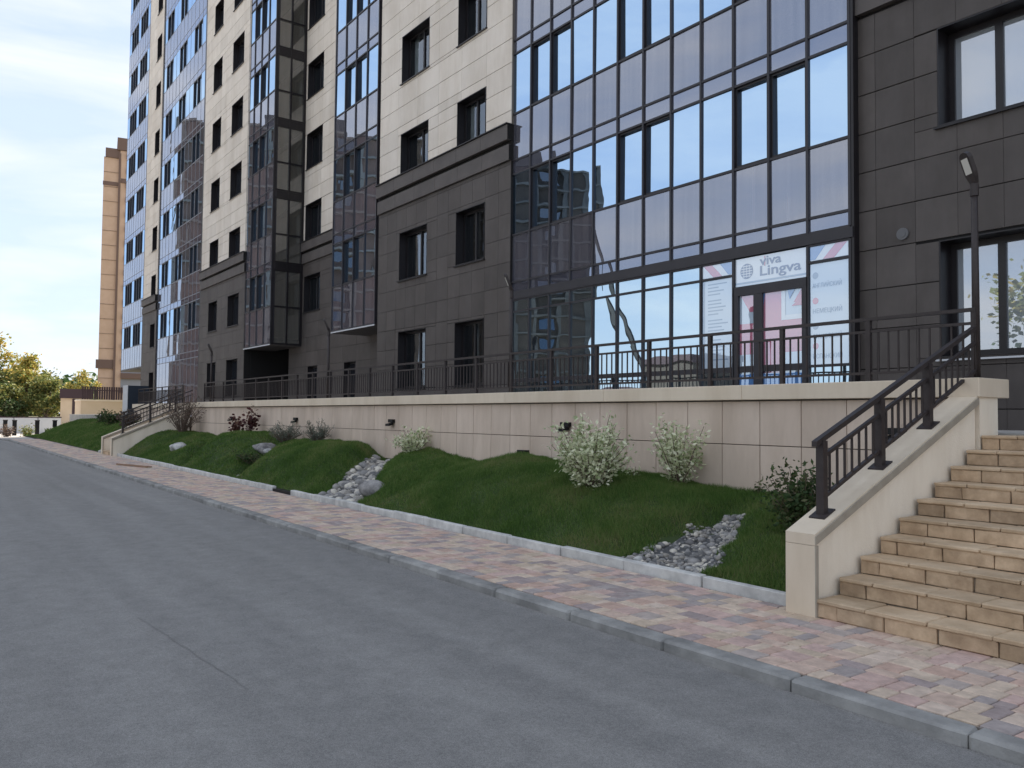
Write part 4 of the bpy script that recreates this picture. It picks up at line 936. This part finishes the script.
# body of the building behind the facade
MB().box(-63.5, 6.0, 14.7, 30.0, -.05, TOP).box(-63.45, -43.5, YG+.45, 14.65, 4.6, TOP).box(-23.2, 5.9, YA+.6, 14.65, 8.6, TOP).box(-56.7, -43.5, YG+.42, 14.6, FZ, 4.55).box(-62.9, -56.8, 13.4, 14.65, FZ, 4.5).box(-16.2, -7.35, YG+.45, 14.6, FZ, 8.55).build('building_body', 'tile_gap_beige', bld)
MB().box(-43.4, -36.5, YW+.7, 14.6, FZ, TOP).box(-23.3, -16.4, YW+1.4, 14.6, FZ, TOP).box(-7.2, 5.9, YA+.6, 14.6, FZ, 8.5).build('inner_core', 'slab', bld)
MB().box(-16.3, 6.0, YG+.05, YG+.5, 13.95, TOP).box(-7.2, 6, YA, YA+.5, 9.12, 13.9).build('upper_storeys', 'g_window', bld)
for (wn, m_), (wobj, b) in tile_stuff.items():
    o = b.build('tile_field', m_, wobj, fix=False); o['kind'] = 'stuff'

# ================================================================== PLANTS
def leaf_quads(C, size, spread_up=0.3, aspect=.5):
    n = len(C); d = rng.normal(size=(n, 3)); d[:, 2] = d[:, 2]*.6+spread_up; d /= np.linalg.norm(d, axis=1)[:, None]
    s = np.cross(d, rng.normal(size=(n, 3))); s /= np.linalg.norm(s, axis=1)[:, None]
    L = (size*rng.uniform(.6, 1.25, n))[:, None]; C = np.asarray(C)
    return np.stack([C, C+d*L*.5+s*L*aspect*.5, C+d*L, C+d*L*.5-s*L*aspect*.5], 1).reshape(-1, 3)
def shrub(name, x, y, z, h, rad, stems, nleaf, lsize, mat, label, cat='shrub', group=None, up=.35, low=.15, skew=(0, 0), twigmat='twig', vase=.6, clump=.035, aspect=.5):
    root = tag(empty(name, (x, y, z)), label, cat, group); tb = MB(); C = []
    for i in range(stems):
        a = random.uniform(0, 6.283); r = rad*math.sqrt(random.uniform(.05, 1)); hh = h*random.uniform(.42, 1.0)*(1-.3*(r/rad)**2)*(.86+.14*math.sin(3*a+x*7))
        tip = Vector((math.cos(a)*r+skew[0]*hh, math.sin(a)*r*.85+skew[1]*hh, hh)); base = Vector((math.cos(a)*.05*rad, math.sin(a)*.05*rad, -.04))
        mid = base.lerp(tip, .5)+Vector((math.cos(a)*r*.12*(1-vase), math.sin(a)*r*.12*(1-vase), h*.06))
        pts = [base, mid, tip]; tb.tube(pts, [.009, .006, .003], 4, cap=False)
        k = max(1, int(nleaf/stems*random.uniform(.25, 1.75)))
        for _ in range(k):
            t = random.uniform(low, 1.0); p = (base.lerp(mid, t*2) if t < .5 else mid.lerp(tip, t*2-1))
            C.append(p+Vector((random.gauss(0, clump), random.gauss(0, clump), random.gauss(0, clump))))
    tb.build('stem', twigmat, root, fix=False)
    link('foliage', raw_mesh('foliage', leaf_quads(np.array([tuple(c) for c in C]), lsize, up, aspect), 4, mat), root)
    return root
def lz(x, y): return float(lawn_z(x, y))
shrub('variegated_shrub', -8.0, 7.0, lz(-8.0, 7.0), 1.12, .56, 58, 4200, .066, 'leaf_variegated', 'large full variegated shrub with pale leaves on the near lawn mound', group='variegated shrubs by the terrace wall', clump=.055)
shrub('variegated_shrub', -7.28, 7.85, lz(-7.28, 7.85), .95, .48, 26, 1900, .066, 'leaf_variegated', 'sparse upright variegated shrub close to the wall, right of the large one', group='variegated shrubs by the terrace wall', clump=.05)
shrub('variegated_shrub', -14.35, 7.95, lz(-14.35, 7.95), .66, .46, 26, 1100, .07, 'leaf_variegated', 'small loose variegated shrub against the wall near the large boulder', group='variegated shrubs by the terrace wall', clump=.05)
shrub('rose_bush', -4.92, 7.05, lz(-4.92, 7.05), .78, .38, 40, 2800, .06, 'leaf_green', 'dark green rose bush beside the near stair parapet', clump=.06)
shrub('grass_tuft', -20.75, 7.75, lz(-20.75, 7.75), .62, .55, 70, 1500, .10, 'leaf_grey', 'wide grey-green tuft against the wall, left of the pair', group='grey-green tufts by the wall', up=1.2, aspect=.14, clump=.03)
shrub('grass_tuft', -18.9, 7.85, lz(-18.9, 7.85), .62, .42, 55, 1100, .10, 'leaf_grey', 'narrow grey-green tuft against the wall, right of the pair', group='grey-green tufts by the wall', up=1.2, aspect=.14, clump=.03)
shrub('red_shrub', -25.2, 7.9, lz(-25.2, 7.9), .95, .2, 7, 120, .11, 'leaf_red', 'dark red leaved shrub beside the floodlight, left of the pair', group='dark red shrubs by the wall', vase=.9, clump=.07, aspect=.7)
shrub('red_shrub', -23.9, 7.9, lz(-23.9, 7.9), 1.0, .34, 9, 170, .11, 'leaf_red', 'wider dark red leaved shrub, right of the pair', group='dark red shrubs by the wall', vase=.9, clump=.07, aspect=.7)
shrub('bare_shrub', -30.3, 7.6, lz(-30.3, 7.6), 1.9, 1.05, 80, 900, .10, 'leaf_brown', 'tall half-bare brown shrub by the far stair railing', vase=.95, up=.8, aspect=.3, clump=.04)
shrub('low_bush', -20.4, 6.75, lz(-20.4, 6.75), .32, .42, 24, 700, .07, 'leaf_green', 'low dark green bush in the lawn crease below the flat boulder', clump=.05)
shrub('sprig', -7.95, 7.72, lz(-7.95, 7.72), .16, .10, 8, 60, .06, 'leaf_variegated', 'small pale sprig in the grass between the two variegated shrubs', 'plant', clump=.03)
shrub('weed', -6.25, 8.1, lz(-6.25, 8.1), .16, .08, 8, 60, .05, 'leaf_green', 'small green weed at the foot of the wall left of the rose bush', 'plant', clump=.03)

# far lawn hill beyond the far staircase
def hill_z(X, Y):
    t = np.clip((Y-5.75)/2.45, 0, 1); e = np.clip((X+60)/6, 0, 1)*np.clip((-33.5-X)/1.5, 0, 1)
    return 0.13+1.05*(1-(1-t)**1.7)*(e*e*(3-2*e))+.05*np.sin(X*.9)*t
lawn_patch('lawn', -61, -33.5, 5.72, 8.6, hill_z, .25)
tag(link('lawn_grass', raw_mesh('lawn_grass', blades(70000, (-61, -33.5), (5.74, 8.6), hill_z, .05, .1, .03), 3, 'grass')), 'green grass on the far lawn hill beyond the far staircase', 'grass', kind='stuff')
tag(MB().prism([(5.62, .12), (5.75, .12), (8.0, 1.05), (8.0, 1.16), (5.62, .2)], -34.3, -34.05).build('sloping_kerb', 'edging'), 'pale sloping kerb beside the far lawn hill', 'kerb')
for i, (x, y, s, lab) in enumerate(((-43.0, 7.6, .5, 'round green bush on top of the far lawn hill'), (-38.6, 7.5, .6, 'brownish leafy bush on the far lawn hill near the stairs'), (-46.0, 7.8, .45, 'small green bush at the far end of the lawn hill'))):
    shrub('hill_bush', x, y, float(hill_z(np.array(x), np.array(y))), s*1.4, s, 26, 700, .12, ('leaf_green', 'leaf_brown', 'leaf_green')[i], lab, group='bushes on the far lawn hill', clump=.09)
# navy cabinet
cbn = tag(empty('sheet_metal_cabinet', (-42.6, 8.55, FZ-.25)), 'dark navy sheet metal cabinet standing at the end of the far wall', 'cabinet')
MB().box(-.5, .5, -.46, .44, 0, 1.66).build('body', 'navy', cbn); MB().box(.502, .515, -.40, .38, .08, 1.55).build('door', 'navy', cbn); MB().box(-.52, .53, -.49, -.465, 0, 1.68).build('edge', 'win_white', cbn); MB().box(.516, .53, .25, .28, .7, .85).build('handle', 'black', cbn)

# ================================================================== FAR LEFT
def tree(name, x, y, h, cr, ch, nleaf, lsize, mats, label, z0=0.0, trunk=.16, group=None, ncl=26, seed=1, bottom=.25):
    rs = random.Random(seed); root = tag(empty(name, (x, y, z0)), label, 'tree', group); tb = MB()
    tb.tube([(0, 0, -.1), (rs.uniform(-.2, .2), rs.uniform(-.2, .2), h*.35), (rs.uniform(-.4, .4), rs.uniform(-.4, .4), h*.62), (rs.uniform(-.3, .3), rs.uniform(-.3, .3), h*.9)], [trunk, trunk*.8, trunk*.5, trunk*.12], 7, cap=False)
    Cs = []
    for i in range(ncl):
        while True:
            p = Vector((rs.uniform(-1, 1), rs.uniform(-1, 1), rs.uniform(-1, 1)))
            if .25 < p.length < 1: break
        zc = h*bottom+(h*(1-bottom))*(p.z*.5+.5); wz = math.sin(math.pi*min(1, max(0.08, (p.z*.5+.5)*.92+.1)))**.6
        q = Vector((p.x*cr*wz, p.y*cr*wz, zc)); Cs.append((q, rs.uniform(.16, .34)*cr))
        s = Vector((0, 0, max(h*.18, zc-h*.22))); tb.tube([s, s.lerp(q, .55)+Vector((0, 0, -.1*h*.2)), q], [trunk*.32, trunk*.2, trunk*.05], 4, cap=False)
    tb.build('trunk', 'bark', root, fix=False)
    parts = {}
    for i, (q, r) in enumerate(Cs):
        n = int(nleaf/ncl*(r/(.25*cr))**2); P = rng.normal(size=(n, 3))*np.array([r*.6, r*.6, r*.45])+np.array(q)
        m_ = mats[0] if q.z > h*.62 else mats[-1]  # crown top takes the first leaf colour, its sunlight put into the tone
        if rs.random() < .2: m_ = rs.choice(mats)
        parts.setdefault(m_, []).append(P)
    for m_, Ps in parts.items(): link('crown', raw_mesh('crown', leaf_quads(np.concatenate(Ps), lsize, .1, .7), 4, m_), root)
    return root
tree('autumn_tree', -122, 7.6, 11.0, 3.6, 8, 7000, .40, ['leaf_yellow', 'leaf_mid'], 'tall yellowing tree at the left edge of the view', seed=2, ncl=34, bottom=.18)
tree('autumn_tree', -116, 11.0, 8.8, 2.5, 6, 6500, .36, ['leaf_yellow', 'leaf_mid'], 'rounded tree with orange top beside the tallest one', seed=4, ncl=34, bottom=.12)
tree('green_tree', -112, 12.6, 6.0, 2.3, 5, 5500, .32, ['leaf_mid'], 'lower green tree left of the small beige building', seed=5, ncl=30, bottom=.08)
tree('green_tree', -112, 8.4, 5.2, 2.4, 5, 5000, .32, ['leaf_mid', 'leaf_green'], 'shaded bushy tree under the tall yellowing one', seed=6, ncl=26, bottom=.05)
tree('pale_tree', -135, 20.0, 7.6, 2.2, 6, 3500, .32, ['leaf_yellow', 'leaf_mid'], 'pale yellow tree beside the orange tower', seed=7, bottom=.15)
# distant wood
P = []
for i in range(260):
    c = np.array([-420+random.uniform(-40, 40), random.uniform(20, 110), random.uniform(3, 13)]); P.append(rng.normal(size=(45, 3))*np.array([4, 3, 2.6])+c)
tag(link('distant_wood', raw_mesh('distant_wood', leaf_quads(np.concatenate(P), 2.6, .1, .8), 4, 'leaf_green')), 'dark green line of far trees behind the small building', 'trees', kind='stuff')
# small beige building with brown roof
sb = tag(empty('small_building', (-104, 14.4, 0)), 'small beige building with dark brown flat roof behind the fence', 'building')
sb.rotation_euler = (0, 0, -.13); MB().box(-6, 0, -1.3, 1.7, -.05, 3.2).build('wall', 'cream_wall', sb); MB().box(-6.2, .3, -1.4, 1.8, 3.2, 4.25).build('roof', 'brown_roof', sb)
w = MB().box(.0, .06, -.15, .15, .5, 3.15).build('drainpipe', 'brown_roof', sb)
w = MB().box(.0, .05, .18, .95, 1.9, 3.05).build('window', 'g_dark', sb); MB().box(.051, .09, .14, .99, 3.0, 3.1).build('frame', 'win_white', w); MB().box(.0, .06, .18, .95, .5, 1.85).build('door', 'win_white', sb)
# white boundary fence: panels and posts
fe = tag(empty('white_fence', (-66, 0, 0)), 'low white panel fence with dark cap beyond the end of the road', 'fence')
for i in range(8):
    y = -3.2+1.45*i
    p = MB().box(-.03, .03, y+.04, y+1.41, .12, 1.22).build('fence_panel', 'white_wall', fe); MB().box(-.05, .05, y-.0, y+1.45, 1.225, 1.30).build('cap', 'brown_roof', p); MB().box(-.06, .06, y-.04, y+.04, 0, 1.22).build('post', 'balcony', fe)
for i, (x, y, lab) in enumerate(((-63.5, 5.35, 'dark bollard post left of the fence gap'), (-63.0, 6.6, 'dark bollard post in front of the white fence'), (-64.0, 7.75, 'dark bin beside the grass slope in front of the white fence'), (-64.5, 4.9, 'dark bollard post nearest the left edge'))):
    b = tag(empty('bollard', (x, y, .03)), lab, 'bollard', 'dark posts by the white fence'); MB().box(-.12, .12, -.12, .12, 0, 1.0).build('body', 'black', b); MB().box(-.14, .14, -.14, .14, 1.0, 1.06).build('lid', 'metal', b)
for i, (x, y, s, m_, lab) in enumerate(((-60.5, 4.7, .9, 'leaf_brown', 'sparse brownish shrub at the far end of the road, leftmost'), (-61, 5.9, .8, 'leaf_mid', 'yellow-green shrub at the far end of the road, in the middle'), (-61.5, 7.2, .6, 'leaf_green', 'dark shrub at the far end of the road beside the grass slope'), (-64.8, 8.9, .9, 'leaf_mid', 'pale shrub above the grass slope by the fence end'))):
    shrub('far_shrub', x, y, .03, s*1.2, s*.6, 24, 380, .15, m_, lab, group='shrubs at the far end of the road', clump=.09)
# neighbouring terrace with its fence
ft = tag(empty('neighbour_terrace', (-75, 10.9, 0)), 'pale terrace wall of the next block with a dark fence on top', 'wall')
MB().box(-3, 0, 0, 6.5, -.05, 2.55).build('wall', 'cream_wall', ft); MB().box(-3, .05, -.05, 6.5, 2.55, 2.68).build('cap', 'cap', ft)
for i in range(36):
    MB().box(-.04, -.01, .05+.18*i, .05+.18*i+.14, 2.7, 3.75).build('fence_slat', 'brown_roof', ft)
MB().box(-.06, 0, 0, 6.5, 3.4, 3.48).build('rail', 'brown_roof', ft)
# dark hut roof between (plinth of the neighbour)
# orange tower
ot = tag(empty('brick_tower', (-185, 29.6, 0)), 'distant orange brick tower with grey balcony column at its right side', 'building')
MB().box(-16, 0, 0.2, 3.2, -.05, 54.0).build('wall', 'brick_orange', ot); MB().box(-16, .4, 3.2, 18, -.05, 55.6).build('wall', 'brick_orange', ot)
MB().box(-16.2, .25, .45, 3.2, 54.0, 55.9).build('parapet', 'brick_brown', ot); MB().box(-16.2, .65, 2.6, 18, 55.65, 58.2).build('parapet', 'brick_brown', ot)
MB().box(.0, .5, 2.95, 3.35, 0, 55).build('groove', 'brick_brown', ot)
for z in (11.0, 11.6): pass
MB().box(.0, .3, -.25, 2.9, 10.6, 12.4).build('belt', 'brick_brown', ot); MB().box(.0, .12, .1, 2.95, 48.2, 49.0).build('belt', 'brick_brown', ot); MB().box(.4, .55, 3.4, 5.0, 48.9, 49.8).build('belt', 'brick_brown', ot)
for i in range(1, 18):
    z = 2.6+3.02*i; b = MB().box(.4, 1.0, 4.35, 8.6, z, z+1.1).build('balcony', 'brick_brown', ot); MB().box(.42, .5, 4.4, 8.5, z+1.12, z+2.9).build('window', 'balcony', ot); MB().box(.05, .1, .2, 2.95, z+.0, z+.06).build('joint', 'brick_brown', ot)

ot.rotation_euler = (0, 0, -.163)
# ================================================================== ACROSS THE ROAD (behind the camera, seen mirrored in the glazing)
def tower(name, x, y, rz, w, d, floors, label, brick='brick_dark', conc='conc_dark'):
    root = tag(empty(name, (x, y, 0)), label, 'building', 'unfinished towers across the road'); root.rotation_euler = (0, 0, rz); h = floors*3.0
    MB().box(-w/2, w/2, -d/2, d/2-.6, 0, h).build('core', brick, root)
    b = MB()
    for f in range(floors+1): b.box(-w/2-.3, w/2+.3, d/2-.6, d/2+.6, f*3.0-.3, f*3.0)
    n = int(w/4)
    for i in range(n+1): b.box(-w/2+i*w/n-.35, -w/2+i*w/n+.35, d/2-.6, d/2+.4, 0, h-.3)
    b.build('concrete_frame', conc, root)
    wb = MB()
    for f in range(floors):
        for i in range(n):
            xa = -w/2+i*w/n+.5; xb = xa+w/n-1.0
            if (i+f) % 3: wb.box(xa+.4, xb-.3, d/2-.62, d/2-.55, f*3+.9, f*3+2.4)
    wb.build('window', 'g_dark', root)['kind'] = 'stuff'
    pb = MB()
    for i in range(0, n, 2): pb.box(-w/2+i*w/n+.3, -w/2+(i+1)*w/n-.3, d/2-.5, d/2+.2, 0, h-.4)
    pb.build('brick_infill', brick, root)
    MB().box(-w*.18, w*.2, -d*.3, d*.25, h, h+3.4).build('lift_house', 'conc_dark', root)
def face(px_, py_): return math.atan2(-(0-px_), (23.5-py_))   # turn +Y face towards the mirrored viewer
tower('unfinished_tower', -113, -60, face(-113, -60), 22, 16, 14, 'unfinished concrete tower mirrored at the left edge of the curtain wall')
tower('unfinished_tower', -128, -26, face(-128, -26), 34, 16, 15, 'wide unfinished brick tower mirrored in the two glazed bays', 'brick_warm', 'conc_warm')
lw = tag(empty('low_shop', (-76, -52, 0)), 'low white shop across the road, mirrored in the shopfront glass', 'building'); MB().box(-9, 7, -5, 5, 0, 4.4).build('wall', 'white_wall', lw); MB().box(-9.3, 7.3, -5.3, 5.3, 4.4, 5.0).build('roof', 'brown_roof', lw)
for i in range(5): MB().box(-8+3*i, -6.2+3*i, 5.0, 5.05, 1, 3).build('window', 'g_dark', lw)
sh = tag(empty('dark_shed', (-66, -50, 0)), 'dark shed across the road, mirrored in the shopfront glass', 'building'); MB().box(-3.5, 3.5, -4, 4, 0, 8.2).build('wall', 'brick_dark', sh); MB().box(-3.8, 3.8, -4.3, 4.3, 8.2, 8.9).build('roof', 'brown_roof', sh)
tree('street_tree', -15.5, -19, 9.5, 3.6, 7, 5500, .30, ['leaf_mid', 'leaf_green'], 'street tree across the road, mirrored in the right hand windows', seed=11, bottom=.3, ncl=30)
tree('street_tree', -9.5, -22, 8.6, 3.4, 7, 5000, .30, ['leaf_mid', 'leaf_green'], 'second street tree across the road, out of the camera view', seed=12, bottom=.3, ncl=30)

cr = tag(empty('mobile_crane', (-60.5, -36.5, .06)), 'mobile crane with raised boom across the road, mirrored in the curtain wall', 'crane')
MB().box(-4, 4, -1.2, 1.2, .7, 1.6).build('chassis', 'black', cr); MB().box(-4.3, -2.0, -1.2, 1.2, 1.6, 3.0).build('cab', 'white_wall', cr); MB().box(-.2, 2.4, -1.1, 1.1, 1.6, 3.2).build('counterweight', 'conc_dark', cr)
for x_ in (-3, -1.6, 1.6, 3):
    for y_ in (-1.25, 1.25): MB().tube([(x_, y_-.18, .55), (x_, y_+.18, .55)], .55, 14).build('wheel', 'black', cr)
MB().tube([(1.2, 0, 3.0), (-2.2, 0, 9.5)], .38, 6).build('boom_section', 'black', cr); MB().tube([(-2.2, 0, 9.5), (-4.6, 0, 14.5)], .28, 6).build('boom_section', 'black', cr); MB().tube([(-4.6, 0, 14.5), (-6.9, 0, 21.5)], .18, 6).build('boom_section', 'black', cr)
MB().tube([(-6.9, 0, 21.5), (-6.9, 0, 15.5)], .05, 5).build('cable', 'black', cr)
